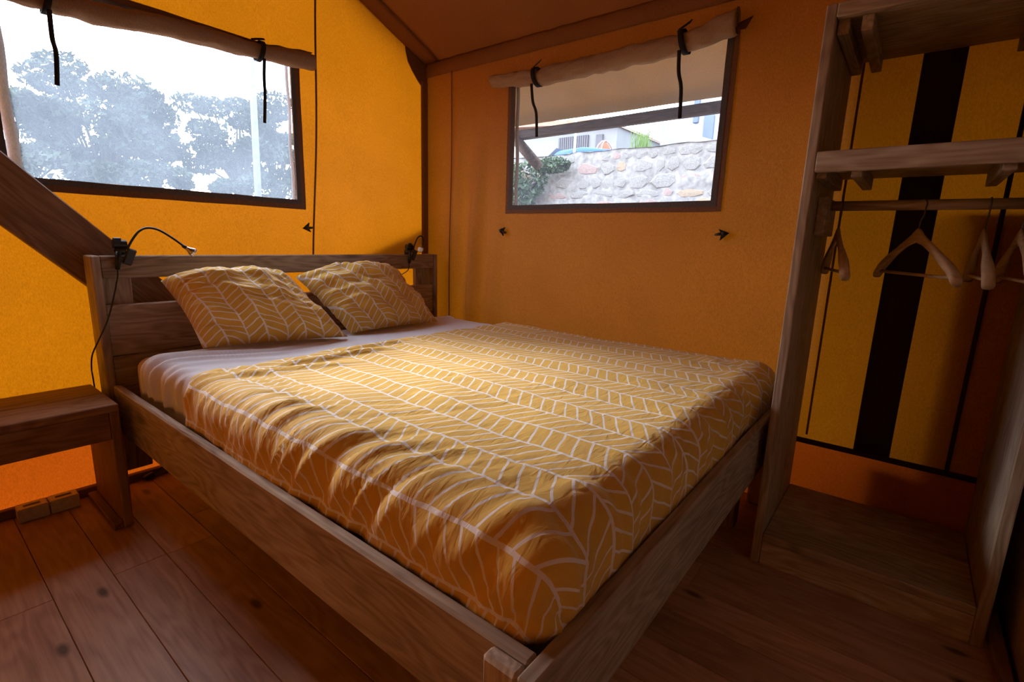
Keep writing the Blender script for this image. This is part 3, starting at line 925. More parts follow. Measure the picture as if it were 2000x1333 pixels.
# ---- pillows
def pillow(corners, T, Tb, seed, label, uvrot=0.0):
    BL, BR, TR, TL = [Vector(c) for c in corners]
    def plane(u, v):
        return BL * (1 - u) * (1 - v) + BR * u * (1 - v) + TR * u * v + TL * (1 - u) * v
    nrm = ((BR - BL).cross(TL - BL) + (BR - TR).cross(TL - TR) * -1).normalized()
    if nrm.y > 0: nrm = -nrm
    W_ = ((BR - BL).length + (TR - TL).length) / 2; H_ = ((TL - BL).length + (TR - BR).length) / 2
    n = 44
    bm = bmesh.new()
    uvl = bm.loops.layers.uv.new('UVMap')
    def prof(u, v):
        a = 1 - abs(2 * u - 1) ** 2.4; b = 1 - abs(2 * v - 1) ** 2.4
        return (max(a, 0) * max(b, 0)) ** 0.48
    def pt(u, v, s):
        p = plane(u, v)
        pr = prof(u, v)
        c = (plane(0.5, 0.5) - p)
        edge = 1 - pr
        # sides draw in slightly, corners stay as ears
        e1 = math.sin(u * PI) ; e2 = math.sin(v * PI)
        p = p + c * 0.05 * edge * max(e1 * (1 - e2), e2 * (1 - e1))
        w = nz(u * 4 + seed, v * 4, seed) * 0.020 + nz(u * 6 + v * 9 + seed, v * 3 - u * 5, seed * 2) * 0.018 + nz(u * 17 + seed, v * 14, seed * 2) * 0.007
        # creases running in from the seams
        w += 0.022 * edge * nz(u * 22 if abs(v - .5) > abs(u - .5) else v * 22, seed, 4)
        # dent near the lower inner edge
        h = (T if s > 0 else -Tb) * pr + s * w * min(1.0, pr * 1.6)
        # stuffing slumps down
        h *= (1 + 0.45 * (v - 0.5)) if s > 0 else 1
        lift = 0.030 * math.sin(u * PI) ** 0.7 * v * v * (1 if s > 0 else 0.6)
        q = p + nrm * h + Vector((0, 0, lift))
        q.z = max(q.z, 0.600 + 0.004 * pr) if q.y < -0.0 else q.z
        return q
    for s in (1, -1):
        g = [[bm.verts.new(pt(i / n, j / n, s)) for j in range(n + 1)] for i in range(n + 1)]
        for i in range(n):
            for j in range(n):
                q = [(i, j), (i + 1, j), (i + 1, j + 1), (i, j + 1)]
                if s < 0: q = q[::-1]
                fc = bm.faces.new([g[a][b] for a, b in q])
                fc.smooth = True
                for lp, (a, b) in zip(fc.loops, q):
                    uu = a / n * W_ * 1.15; vv = b / n * H_ * 1.35
                    lp[uvl].uv = (uu * math.cos(uvrot) - vv * math.sin(uvrot) + seed, uu * math.sin(uvrot) + vv * math.cos(uvrot))
    bmesh.ops.remove_doubles(bm, verts=bm.verts, dist=0.0004)
    bmesh.ops.recalc_face_normals(bm, faces=bm.faces)
    me = bm_mesh(bm, 'pillow')
    o = link('pillow', me, 'pillow', smooth=True)
    return tag(o, label, 'pillow', 'yellow pillows against the headboard')
pillow([(0.265, -0.205, 0.612), (0.80, -0.37, 0.612), (0.70, -0.045, 0.852), (0.195, -0.05, 0.868)], 0.125, 0.030, 1.3, 'yellow herringbone pillow nearer the nightstand, overlapping the other one', -0.12)
pillow([(0.86, -0.30, 0.610), (1.40, -0.32, 0.610), (1.305, -0.045, 0.870), (0.742, -0.045, 0.862)], 0.115, 0.030, 5.1, 'yellow herringbone pillow nearer the canvas side wall, partly behind the other', -0.30)

# ================================================================== NIGHTSTAND
ns = empty('nightstand', (-0.25, -0.06, 0), 'low brown wooden bench nightstand left of the bed', 'nightstand')
NX0, NX1, NY0, NY1, NZ = -0.485, -0.025, -0.231, 0.118, 0.464
for i in range(2):
    ya = NY0 + (NY1 - NY0) * i / 2; yb_ = NY0 + (NY1 - NY0) * (i + 1) / 2
    plank('top_plank', (NX0, ya + 0.0004, NZ - 0.028), (NX1, yb_ - 0.0004, NZ), 'x', 'stand_wood', ns, 0.003)
plank('apron', (NX0 + 0.029, NY0 + 0.002, NZ - 0.125), (NX1 - 0.029, NY0 + 0.028, NZ - 0.0285), 'x', 'stand_wood', ns, 0.003)
for xa in (NX0, NX1 - 0.0285):
    plank('side_panel', (xa, NY0 + 0.001, 0.0), (xa + 0.0285, NY1 - 0.001, NZ - 0.0285), 'z', 'stand_wood', ns, 0.003)
plank('foot_batten', (NX1 - 0.0285 - 0.030, NY0 + 0.002, 0.0), (NX1 - 0.029, NY1 + 0.0, 0.026), 'y', 'stand_wood', ns, 0.003)
plank('foot_batten', (NX0 + 0.029, NY0 + 0.002, 0.0), (NX0 + 0.0585, NY1, 0.026), 'y', 'stand_wood', ns, 0.003)

# ---- socket boxes on the floor
for i, (xa, lab) in enumerate(((-0.289, 'beige plastic socket box on the floor, left of the pair'), (-0.2, 'beige plastic socket box on the floor, next to the nightstand leg'))):
    s = empty('socket_box', (xa + 0.043, 0.12, 0), lab, 'socket', 'floor socket boxes')
    bm = bmesh.new()
    bmesh.ops.create_cube(bm, size=1.0)
    for v in bm.verts:
        t = 0.92 if v.co.z > 0 else 1.0
        v.co = Vector((v.co.x * 0.085 * (0.98 if v.co.z > 0 else 1), v.co.y * 0.066 * t, v.co.z * 0.050))
    topf = [f for f in bm.faces if f.normal.z > 0.9]
    r_ = bmesh.ops.inset_region(bm, faces=topf, thickness=0.018)
    for f in topf:
        f.material_index = 0
    bmesh.ops.bevel(bm, geom=[e for e in bm.edges if e.calc_length() > 0.05 and not all(v.co.z > 0.024 and abs(v.co.x) < 0.03 for v in e.verts)], offset=0.003, segments=2, affect='EDGES')
    link('housing', bm_mesh(bm, 'housing'), 'socket', s, (xa + 0.043, 0.106, 0.025))
    plank('recess', (xa + 0.020, 0.098, 0.0495), (xa + 0.066, 0.112, 0.0512), 'x', 'socket_dark', s, 0.0)

# ---- plug under the bed corner
pg = empty('power_plug', (0.12, 0.13, 0), 'small black plug and cable end under the headboard', 'plug')
bar('plug_body', (0.105, 0.118, 0.014), (0.145, 0.132, 0.020), 0.024, 0.022, 'black_plastic', pg, bev=0.005)
tube('cable', spline([(0.142, 0.131, 0.02), (0.17, 0.135, 0.032), (0.19, 0.12, 0.06), (0.20, 0.11, 0.16), (0.21, 0.10, 0.3)], 5), 0.004, 'black_plastic', pg, 6)

# ================================================================== CLIP LAMPS
def clip_lamp(x, label, neck, head_dir, cord):
    t = empty('clip_lamp', (x, 0.02, 0.962), label, 'lamp', 'clip lamps on the headboard')
    # spring clamp biting the top rail
    me = box_mesh(0.030, 0.012, 0.062, 0.004)
    link('clamp_jaw', me, 'grey_pad', t, (x + 0.022, -0.004, 0.958), (0.18, 0.35, 0.15))
    link('clamp_jaw', me, 'black_plastic', t, (x + 0.006, 0.045, 0.958), (-0.1, 0.0, 0.0))
    bm = bmesh.new()
    bmesh.ops.create_cone(bm, cap_ends=True, segments=18, radius1=0.017, radius2=0.017, depth=0.040)
    link('clamp_hinge', bm_mesh(bm, 'hinge'), 'black_plastic', t, (x, 0.012, 1.004), (0, PI / 2, 0), smooth=False)
    link('clamp_grip', box_mesh(0.026, 0.010, 0.045, 0.004), 'black_plastic', t, (x - 0.012, 0.0, 1.008), (0.5, 0, 0))
    link('clamp_body', box_mesh(0.030, 0.050, 0.022, 0.006), 'black_plastic', t, (x, 0.016, 0.980))
    # inline switch
    tube('switch', [(x - 0.012, -0.010, 0.978), (x - 0.017, -0.012, 0.945), (x - 0.022, -0.012, 0.912)], [0.009, 0.010, 0.008], 'black_plastic', t, 12)
    npts = spline(neck, 10)
    tube('gooseneck', npts, 0.0042, 'black_plastic', t, 10)
    e = Vector(npts[-1]); d = Vector(head_dir).normalized()
    hd = tube('lamp_head', [e - d * 0.004, e + d * 0.006, e + d * 0.012, e + d * 0.022, e + d * 0.034], [0.006, 0.008, 0.010, 0.0155, 0.0175], 'metal', t, 20)
    tube('collar', [e - d * 0.014, e + d * 0.004], [0.0065, 0.0072], 'black_plastic', t, 14)
    ln_ = tube('lens', [e + d * 0.0335, e + d * 0.0365], [0.0160, 0.0145], 'lens', hd, 20)
    ln_.location = Vector(e + d * 0.0335) - wloc(hd)
    tube('cord', spline(cord, 8), 0.0026, 'black_plastic', t, 8)
    return t
clip_lamp(0.095, 'black clip lamp with long arched gooseneck on the left headboard end',
          [(0.112, -0.002, 0.985), (0.128, -0.018, 1.022), (0.150, -0.028, 1.054), (0.176, -0.034, 1.067), (0.210, -0.042, 1.060), (0.250, -0.055, 1.030), (0.288, -0.066, 0.995)],
          (0.75, -0.25, -0.6),
          [(0.073, -0.012, 0.912), (0.070, -0.014, 0.885), (0.050, -0.016, 0.81), (0.024, -0.018, 0.73), (-0.010, -0.020, 0.66), (-0.032, 0.0, 0.60), (-0.034, 0.03, 0.54), (-0.022, 0.09, 0.50), (-0.012, 0.125, 0.30), (-0.010, 0.13, 0.03)])
clip_lamp(1.485, 'black clip lamp with gooseneck curled back, on the right headboard end',
          [(1.505, -0.002, 0.985), (1.500, -0.018, 1.020), (1.512, -0.03, 1.058), (1.535, -0.035, 1.070), (1.556, -0.03, 1.050), (1.556, -0.025, 1.020), (1.535, -0.04, 1.000)],
          (-0.8, -0.5, -0.25),
          [(1.463, -0.012, 0.912), (1.462, 0.0, 0.87), (1.452, 0.06, 0.83), (1.44, 0.10, 0.75), (1.44, 0.12, 0.60), (1.44, 0.12, 0.35)])

# ================================================================== WARDROBE
wd = empty('wardrobe', (1.5, -2.33, 0), 'open grey brown timber wardrobe with shelf and hanging rail', 'wardrobe')
A, B_, Y1, Y2, TP = 1.259, 1.742, -2.031, -2.600, 0.027
ZT = 1.73
plank('side_panel', (A, Y1 - TP, 0), (B_, Y1, ZT), 'z', 'wardrobe_wood', wd, 0.003)
plank('side_panel', (A, Y2 - TP, 0), (B_, Y2, ZT), 'z', 'wardrobe_wood', wd, 0.003)
YA = Y1 - TP - 0.0006; YC = Y2 + 0.0006
sh = empty('base', (1.5, -2.33, 0.1), parent=wd)
nb = 3
for i in range(nb):
    xa = A + (B_ - A) * i / nb; xb = A + (B_ - A) * (i + 1) / nb
    plank('base_plank', (xa + 0.0012, YC, 0.085), (xb - 0.0012, YA, 0.1132), 'y', 'wardrobe_wood', sh, 0.004)
plank('plinth', (A + 0.002, YC, 0.0), (A + 0.028, YA, 0.0845), 'y', 'wardrobe_wood', sh, 0.0025)
plank('cleat', (A + 0.03, YA - 0.03, 0.05), (B_ - 0.01, YA, 0.0845), 'x', 'wardrobe_wood', sh, 0.002)
plank('cleat', (A + 0.03, YC, 0.05), (B_ - 0.01, YC + 0.03, 0.0845), 'x', 'wardrobe_wood', sh, 0.002)
s2 = empty('shelf', (1.5, -2.33, 1.31), parent=wd)
plank('front_plank', (A - 0.003, YC, 1.2834), (A + 0.027, YA, 1.3405), 'y', 'wardrobe_wood', s2, 0.003)
for i in range(2):
    xa = A + 0.0276 + (B_ - A - 0.0276) * i / 2; xb = A + 0.0276 + (B_ - A - 0.0276) * (i + 1) / 2
    plank('shelf_plank', (xa + 0.0005, YC, 1.3125), (xb - 0.0005, YA, 1.3402), 'y', 'wardrobe_wood', s2, 0.0025)
for yy in (YA - 0.028, -2.175, -2.49):
    plank('cleat', (A + 0.029, yy, 1.268), (B_ - 0.06, yy + 0.028, 1.312), 'x', 'wardrobe_wood', s2, 0.0025)
s3 = empty('top', (1.5, -2.33, 1.7), parent=wd)
plank('front_plank', (A - 0.002, YC, 1.692), (A + 0.027, YA, ZT - 0.001), 'y', 'wardrobe_wood', s3, 0.003)
for i in range(2):
    xa = A + 0.0276 + (B_ - A - 0.0276) * i / 2; xb = A + 0.0276 + (B_ - A - 0.0276) * (i + 1) / 2
    plank('top_plank', (xa + 0.0005, YC, 1.700), (xb - 0.0005, YA, ZT - 0.001), 'y', 'wardrobe_wood', s3, 0.0025)
for yy in (YA - 0.030, -2.145, -2.50):
    plank('cleat', (A + 0.029, yy, 1.655), (B_ - 0.03, yy + 0.028, 1.6995), 'x', 'wardrobe_wood', s3, 0.0025)
plank('rail_block', (1.40, YA - 0.028, 1.108), (1.62, YA, 1.226), 'x', 'wardrobe_wood', wd, 0.003)
plank('rail_block', (1.40, YC, 1.108), (1.62, YC + 0.028, 1.226), 'x', 'wardrobe_wood', wd, 0.003)
me = tube_mesh([(-(YA - YC - 0.058) / 2, 0, 0), (0, 0, 0), ((YA - YC - 0.058) / 2, 0, 0)], 0.0155, 18)
link('hanging_rail', me, 'wardrobe_wood', wd, (1.5, (YA + YC) / 2, 1.2035), (0, 0, PI / 2), smooth=True)

# ---- hangers
def hanger_meshes():
    bm = bmesh.new()
    n = 40
    rings = []
    for i in range(n + 1):
        s = -1 + 2 * i / n
        a = abs(s)
        x = s * 0.205
        zc = -0.088 - 0.118 * a - 0.006 * math.sin(a * PI) * -1 - (0.010 * sstep(0.86, 1.0, a))
        hgt = 0.0135 + 0.008 * sstep(0.22, 0.0, a)
        thk = 0.0065 + 0.0075 * sstep(0.35, 0.85, a)
        bow = 0.006 * a * a
        ring_ = []
        for k in range(10):
            t = 2 * PI * k / 10
            ring_.append(bm.verts.new((x, bow + math.copysign(abs(math.cos(t)) ** 0.7, math.cos(t)) * thk, zc + math.copysign(abs(math.sin(t)) ** 0.7, math.sin(t)) * hgt)))
        rings.append(ring_)
    for p, q in zip(rings[:-1], rings[1:]):
        for k in range(10):
            bm.faces.new((p[k], p[(k + 1) % 10], q[(k + 1) % 10], q[k]))
    bm.faces.new(rings[0][::-1]); bm.faces.new(rings[-1])
    bmesh.ops.recalc_face_normals(bm, faces=bm.faces)
    body = bm_mesh(bm, 'hanger_body')
    for p in body.polygons: p.use_smooth = True
    body.materials.append(M['hanger_wood'])
    hb_ = tube_mesh([(-0.186, 0.004, -0.206), (0, 0.004, -0.206), (0.186, 0.004, -0.206)], 0.0050, 10)
    hb_.materials.append(M['hanger_wood'])
    pts = [(0, 0, -0.09), (0, 0, -0.055), (0.004, 0, -0.042), (0.013, 0, -0.031)]
    for k in range(9):
        a = -0.55 + k / 8 * (PI + 0.65)
        pts.append((0.0185 * math.cos(a), 0, 0.0185 * math.sin(a)))
    hk = tube_mesh(spline(pts, 4), 0.0021, 8)
    hk.materials.append(M['dark_metal'])
    for me_ in (hb_, hk):
        for p in me_.polygons: p.use_smooth = True
    return body, hb_, hk
hm = hanger_meshes()
def hanger(y, ang, label, tilt=0.0):
    # local +X end points toward (-sin a, -cos a)
    r = empty('clothes_hanger', (1.5, y, 1.2035 - 0.001), label, 'hanger', 'wooden hangers on the rail')
    rz = math.atan2(-math.cos(ang), -math.sin(ang))
    for nm, me_ in (('body', hm[0]), ('trouser_bar', hm[1]), ('hook', hm[2])):
        c = bpy.data.objects.new(nm, me_)
        COL.objects.link(c)
        c.parent = r
        c.rotation_euler = (0, 0, rz)
    return r
hanger(-2.115, math.radians(76), 'pale wooden hanger nearest the bed, seen almost edge-on')
hanger(-2.322, math.radians(62), 'pale wooden hanger turned widest toward the room')
hanger(-2.470, math.radians(88), 'pale wooden hanger edge-on, second from the right wardrobe panel')
hanger(-2.545, math.radians(86), 'pale wooden hanger cut off by the right picture edge')

# ================================================================== TOGGLES
def toggle(pos, nrm, along, label):
    t = empty('wall_toggle', pos, label, 'toggle', 'black toggles on the canvas')
    p = Vector(pos); n = Vector(nrm); a = Vector(along).normalized(); u = n.cross(a)
    bm = bmesh.new()
    tri = [(-0.020, 0.0), (0.018, 0.026), (0.010, 0.0), (0.020, -0.022)]
    f0 = [bm.verts.new(a * x + u * y + n * 0.004) for x, y in tri]
    f1 = [bm.verts.new(a * x + u * y + n * 0.014) for x, y in tri]
    bm.faces.new(f0[::-1]); bm.faces.new(f1)
    for i in range(4):
        j = (i + 1) % 4
        bm.faces.new((f0[i], f0[j], f1[j], f1[i]))
    bmesh.ops.recalc_face_normals(bm, faces=bm.faces)
    link('wing', bm_mesh(bm, 'wing'), 'black_tape', t, p)
    tube('peg', [p + a * 0.004 + n * 0.012, p + a * 0.024 + n * 0.014, p + a * 0.036 + n * 0.010], [0.007, 0.006, 0.005], 'black_plastic', t, 10)
    bm = bmesh.new()
    bmesh.ops.create_uvsphere(bm, u_segments=12, v_segments=8, radius=0.011)
    link('knob', bm_mesh(bm, 'knob'), 'black_plastic', t, p + n * 0.014, smooth=True)
toggle((0.930, YB - 0.004, 1.092), (0, -1, 0), (1, 0, 0.1), 'small black toggle on the glowing wall under the wide window')
toggle((XR - 0.006, -0.468, 1.112), (-1, 0, 0), (0, -1, -0.3), 'small black toggle on the side wall nearer the headboard')
toggle((XR - 0.006, -1.683, 1.116), (-1, 0, 0), (0, 1, -0.15), 'small black toggle on the side wall nearer the wardrobe')

# ================================================================== OUTDOORS
# ---- ground
bm = bmesh.new()
bmesh.ops.create_grid(bm, x_segments=24, y_segments=24, size=60)
for v in bm.verts:
    v.co.z = 0.25 * nz(v.co.x * 0.08, v.co.y * 0.08) - 0.1
g = link('ground', bm_mesh(bm, 'ground'), 'ground', None, (0, 0, -0.45))
tag(g, 'gravel ground around the tent', 'ground', kind='structure')

# ---- fly edge pole and its diagonal prop
ep = empty('outdoor_rail', (2.46, -0.8, 1.75), 'weathered grey timber rail with short strut outside the side window', 'rail')
bar('rail', (2.46, 0.6, 1.778), (2.46, -2.2, 1.806), 0.05, 0.060, 'outdoor_wood', ep, bev=0.008)
tube('strut', [(2.44, 0.05, 1.81), (2.44, -0.08, 1.69), (2.44, -0.215, 1.565)], [0.036, 0.036, 0.034], 'outdoor_wood', ep, 14)
for yy in (0.45, -2.1):
    bar('post', (2.46, yy, -0.45), (2.46, yy, 1.76), 0.07, 0.07, 'outdoor_wood', ep, up=(1, 0, 0))
o = bar('outdoor_brace', (1.22, 0.245, 0.90), (1.80, 0.245, 1.115), 0.04, 0.10, 'outdoor_wood', None, bev=0.004)
tag(o, 'timber brace outside, shadow on canvas behind the right lamp', 'brace')
ch = empty('light_occluder', (2.2, -2.85, -0.4), 'added dark timber chest outside the canvas behind the wardrobe', 'occluder')  # added unseen boards that keep daylight off the canvas behind the wardrobe
for i in range(8):
    plank('board', (1.785, -3.3, -0.40 + i * 0.196), (1.97, -2.445, -0.40 + i * 0.196 + 0.190), 'y', 'outdoor_wood', ch, 0.004)
plank('plinth', (1.785, -3.33, -0.40), (1.98, -2.30, 0.27), 'y', 'outdoor_wood', ch, 0.004)  # wider foot added to shade the mud flap
plank('top_board', (1.785, -3.35, 1.17), (2.0, -2.43, 1.20), 'y', 'outdoor_wood', ch, 0.004)

# ---- rubble stone wall
sw = empty('stone_wall', (3.9, -0.2, -0.4), 'pale rubble stone wall seen through the side window', 'stone wall')
def wall_top(y):
    return 1.850 + 0.012 * nz(y * 3, 1)
bm = bmesh.new()
def swf(y, z):
    t = (z + 0.5) / 2.35
    zz = -0.5 + t * (wall_top(y) + 0.5)
    return (3.60 + 0.015 * nz(y * 8, zz * 8, 1) + 0.006 * nz(y * 25, zz * 25), y, zz)
link('mortar_face', grid_mesh(swf, lin(-3.2, 2.6, 130), lin(-0.5, 1.85, 60)), 'mortar', sw)
link('mortar_top', grid_mesh(lambda x, y: (x, y, wall_top(y) + 0.012 * nz(x * 8, y * 8)), lin(3.59, 4.05, 8), lin(-3.2, 2.6, 80), flip=True), 'mortar', sw)
rs = random.Random(21)
stone_meshes = []
for k in range(12):
    bm = bmesh.new()
    n_ = 7
    ang = sorted(2 * PI * (i + rs.uniform(-0.3, 0.3)) / n_ for i in range(n_))
    outl = [(max(-1, min(1, 1.15 * math.cos(t))), max(-1, min(1, 1.15 * math.sin(t)))) for t in ang]
    rings_ = []
    for sc, xx in ((1.0, 1.0), (0.97, -0.3), (0.80, -1.0)):
        rings_.append([bm.verts.new((xx + rs.uniform(-0.15, 0.15), y * sc, z * sc)) for y, z in outl])
    cc = bm.verts.new((-1.15, 0, 0))
    for p, q in zip(rings_[:-1], rings_[1:]):
        for i in range(n_):
            bm.faces.new((p[i], p[(i + 1) % n_], q[(i + 1) % n_], q[i]))
    for i in range(n_):
        bm.faces.new((rings_[-1][i], rings_[-1][(i + 1) % n_], cc))
    bmesh.ops.recalc_face_normals(bm, faces=bm.faces)
    me_ = bm_mesh(bm, 'stone')
    me_.materials.append(M['stone'] if k < 8 else (M['stone_warm'] if k < 10 else M['stone_red']))
    stone_meshes.append(me_)
z = 1.28
while z < 1.83:
    hh = rs.uniform(0.05, 0.12)
    y = -1.35 + rs.uniform(0, 0.1)
    while y < 1.0:
        ww = rs.uniform(0.07, 0.26)
        hs_ = hh * rs.uniform(0.8, 1.1)
        if z + hh < wall_top(y) and rs.random() < 0.9:
            o = bpy.data.objects.new('stone', rs.choice(stone_meshes))
            COL.objects.link(o)
            o.parent = sw
            o.location = Vector((3.612, y + ww / 2, z + hh / 2 + rs.uniform(-0.01, 0.01))) - wloc(sw)
            o.scale = (0.016, ww * 0.5, hs_ * 0.5)
            o.rotation_euler = (rs.uniform(-0.12, 0.12), 0, rs.uniform(-0.05, 0.05))
        y += ww + rs.uniform(0.0, 0.012)
    z += hh + 0.004

# ---- ivy clump on the wall
def leaf_cloud(centres, n, size, seed, squash=1.0):
    r = random.Random(seed)
    verts, faces = [], []
    for i in range(n):
        c, rad = r.choice(centres)
        while True:
            d = Vector((r.uniform(-1, 1), r.uniform(-1, 1), r.uniform(-1, 1)))
            if 0.15 < d.length < 1: break
        d = d.normalized() * (d.length ** 0.5)
        p = Vector(c) + Vector((d.x * rad[0], d.y * rad[1], d.z * rad[2]))
        s = size * r.uniform(0.6, 1.4)
        a = Vector((r.uniform(-1, 1), r.uniform(-1, 1), r.uniform(-1, 1))).normalized()
        b = a.cross(Vector((r.uniform(-1, 1), r.uniform(-1, 1), r.uniform(-1, 1)))).normalized()
        k = len(verts)
        verts += [p - a * s, p + b * s * 0.45, p + a * s, p - b * s * 0.45]
        faces.append((k, k + 1, k + 2, k + 3))
    me = bpy.data.meshes.new('leaves')
    me.from_pydata([tuple(v) for v in verts], [], faces)
    return me
iv = empty('ivy_bush', (3.45, 0.55, 1.2), 'grey green creeper on the left end of the stone wall', 'bush')
link('foliage', leaf_cloud([((3.45, 0.62, 1.62), (0.10, 0.20, 0.18)), ((3.47, 0.38, 1.74), (0.08, 0.20, 0.07)), ((3.45, 0.75, 1.45), (0.10, 0.20, 0.2)), ((3.5, 0.95, 1.6), (0.1, 0.2, 0.25))], 2600, 0.022, 5), 'ivy', iv)
tube('stem', spline([(3.5, 0.7, 1.3), (3.5, 0.65, 1.5), (3.5, 0.45, 1.72)], 4), 0.012, 'bark', iv, 6)

# ---- grass tuft on top of the wall
gt = empty('grass_tuft', (3.78, -0.34, 1.84), 'tuft of long green grass growing on the stone wall', 'grass')
rg = random.Random(9)
verts, faces = [], []
for i in range(110):
    bx_ = 3.78 + rg.gauss(0, 0.035); by_ = -0.335 + rg.gauss(0, 0.055)
    h_ = rg.uniform(0.16, 0.50); lean = Vector((rg.gauss(0, 0.2), rg.gauss(-0.1, 0.42), 0)) * h_ * 0.6
    w_ = rg.uniform(0.002, 0.004)
    side_ = Vector((rg.uniform(-1, 1), rg.uniform(-1, 1), 0)).normalized() * w_
    k0 = len(verts)
    for s in range(5):
        t = s / 4
        p = Vector((bx_, by_, 1.84)) + lean * (t ** 1.6) + Vector((0, 0, h_ * (t - 0.18 * t * t)))
        ww = side_ * (1 - t * 0.92)
        verts += [tuple(p - ww), tuple(p + ww)]
    for s in range(4):
        q = k0 + s * 2
        faces.append((q, q + 1, q + 3, q + 2))
me = bpy.data.meshes.new('blades'); me.from_pydata(verts, [], faces)
link('blades', me, 'grass', gt)

# ---- upper terrace ground
bm = bmesh.new()
bmesh.ops.create_grid(bm, x_segments=10, y_segments=20, size=1)
for v in bm.verts:
    v.co = Vector((4.02 + (v.co.x + 1) * 8.5, v.co.y * 11 + 3.0, 1.15 + 0.03 * nz(v.co.x * 4, v.co.y * 4) + (v.co.x + 1) * 0.2))
o = link('terrace', bm_mesh(bm, 'terrace'), 'ground')
tag(o, 'raised ground behind the stone wall', 'ground', kind='structure')

# ---- car behind the wall
car = empty('car', (7.4, 2.4, 1.2), 'blue car with pale windscreen parked behind the stone wall', 'car')
def hull(name, secs, mat, parent):
    """loft of rectangular-ish sections along y: (y, x0, x1, z0, z1, round)"""
    bm = bmesh.new(); rings = []
    for (y, x0, x1, z0, z1, rr) in secs:
        rg_ = []
        for k in range(20):
            t = 2 * PI * k / 20
            cx, cz = (x0 + x1) / 2, (z0 + z1) / 2
            e = 2 / rr
            rg_.append(bm.verts.new((cx + (x1 - x0) / 2 * math.copysign(abs(math.cos(t)) ** e, math.cos(t)), y, cz + (z1 - z0) / 2 * math.copysign(abs(math.sin(t)) ** e, math.sin(t)))))
        rings.append(rg_)
    for p, q in zip(rings[:-1], rings[1:]):
        for k in range(20):
            bm.faces.new((p[k], p[(k + 1) % 20], q[(k + 1) % 20], q[k]))
    bm.faces.new(rings[0]); bm.faces.new(rings[-1][::-1])
    bmesh.ops.recalc_face_normals(bm, faces=bm.faces)
    return link(name, bm_mesh(bm, name), mat, parent, smooth=True)
hull('body', [(0.5, 6.6, 8.1, 1.55, 1.95, 5), (0.7, 6.55, 8.15, 1.45, 2.1, 5), (2.0, 6.5, 8.2, 1.42, 2.16, 5), (3.4, 6.52, 8.18, 1.42, 2.12, 5), (4.3, 6.6, 8.1, 1.45, 2.0, 5), (4.5, 6.7, 8.0, 1.6, 1.85, 4)], 'car_blue', car)
hull('cabin', [(1.2, 6.75, 7.95, 2.1, 2.22, 5), (1.6, 6.72, 7.98, 2.1, 2.50, 5), (2.1, 6.72, 7.98, 2.1, 2.58, 5), (2.55, 6.74, 7.96, 2.1, 2.56, 5), (3.1, 6.78, 7.92, 2.1, 2.18, 5)], 'car_blue', car)
bm = bmesh.new()
vs = [bm.verts.new(p) for p in ((6.80, 3.12, 2.20), (7.88, 3.12, 2.20), (7.84, 2.58, 2.58), (6.80, 2.58, 2.58))]
bm.faces.new(vs); bmesh.ops.solidify(bm, geom=list(bm.faces), thickness=0.02)
link('windscreen', bm_mesh(bm, 'windscreen'), 'glass_pale', car)
for yy in (1.3, 3.7):
    for xx in (6.6, 8.08):
        tube('wheel', [(xx - 0.09, yy, 1.50), (xx + 0.09, yy, 1.50)], 0.29, 'rubber', car, 20)

# ---- houses on the terrace
hs = empty('house', (12.0, 0.2, 1.4), 'white rendered house with blue shutter beyond the stone wall', 'house')
plank('wall', (11.0, -9.0, 1.2), (14.5, 2.2, 8.6), 'y', 'house_white', hs, 0)  # extent beyond view enlarged to keep sky light off the side wall
plank('shutter', (10.93, 1.40, 2.9), (10.995, 1.62, 3.78), 'z', 'shutter', hs, 0.01)
plank('shutter', (10.93, 1.74, 3.66), (10.995, 1.86, 4.3), 'z', 'shutter', hs, 0.01)
plank('roof', (10.8, -9.2, 8.6), (14.7, 2.4, 8.8), 'y', 'roof_tile', hs, 0.02)
bm = bmesh.new()
pr = [(1.45, 3.10), (0.2, 2.65), (0.2, 1.2), (1.45, 1.2)]
f0 = [bm.verts.new((8.35, y, z)) for y, z in pr]; f1 = [bm.verts.new((8.6, y, z)) for y, z in pr]
bm.faces.new(f0); bm.faces.new(f1[::-1])
for i in range(4):
    j = (i + 1) % 4
    bm.faces.new((f0[i], f1[i], f1[j], f0[j]))
bmesh.ops.recalc_face_normals(bm, faces=bm.faces)
o = link('garden_wall', bm_mesh(bm, 'garden_wall'), 'house_grey')
tag(o, 'low grey wall with sloping top in front of the white house', 'wall')
sd = empty('service_building', (10.5, 4.0, 1.3), 'low grey building with dark slatted openings beyond the car', 'building')
plank('wall', (9.6, 2.95, 1.1), (12.0, 6.2, 3.52), 'y', 'house_grey', sd, 0)
for i in range(14):
    plank('slat', (9.54, 3.62 + i * 0.055, 2.5), (9.598, 3.62 + i * 0.055 + 0.042, 3.36), 'z', 'slat_dark', sd, 0.004)
plank('door', (9.54, 3.26, 2.3), (9.598, 3.42, 3.34), 'z', 'slat_dark', sd, 0.004)
bm = bmesh.new()
pr = [(2.90, 3.46), (3.12, 3.62), (6.3, 3.85), (6.3, 3.75), (3.12, 3.52)]
f0 = [bm.verts.new((9.45, y, z)) for y, z in pr]; f1 = [bm.verts.new((12.1, y, z)) for y, z in pr]
bm.faces.new(f0); bm.faces.new(f1[::-1])
for i in range(5):
    j = (i + 1) % 5
    bm.faces.new((f0[i], f1[i], f1[j], f0[j]))
bmesh.ops.recalc_face_normals(bm, faces=bm.faces)
link('roof', bm_mesh(bm, 'roof'), 'roof_tile', sd)
o = tube('white_post', [(6.3, 1.93, 1.2), (6.3, 1.92, 2.2), (6.3, 1.90, 3.2)], 0.018, 'house_white', None, 10)
tag(o, 'thin white post in front of the blue car', 'post')
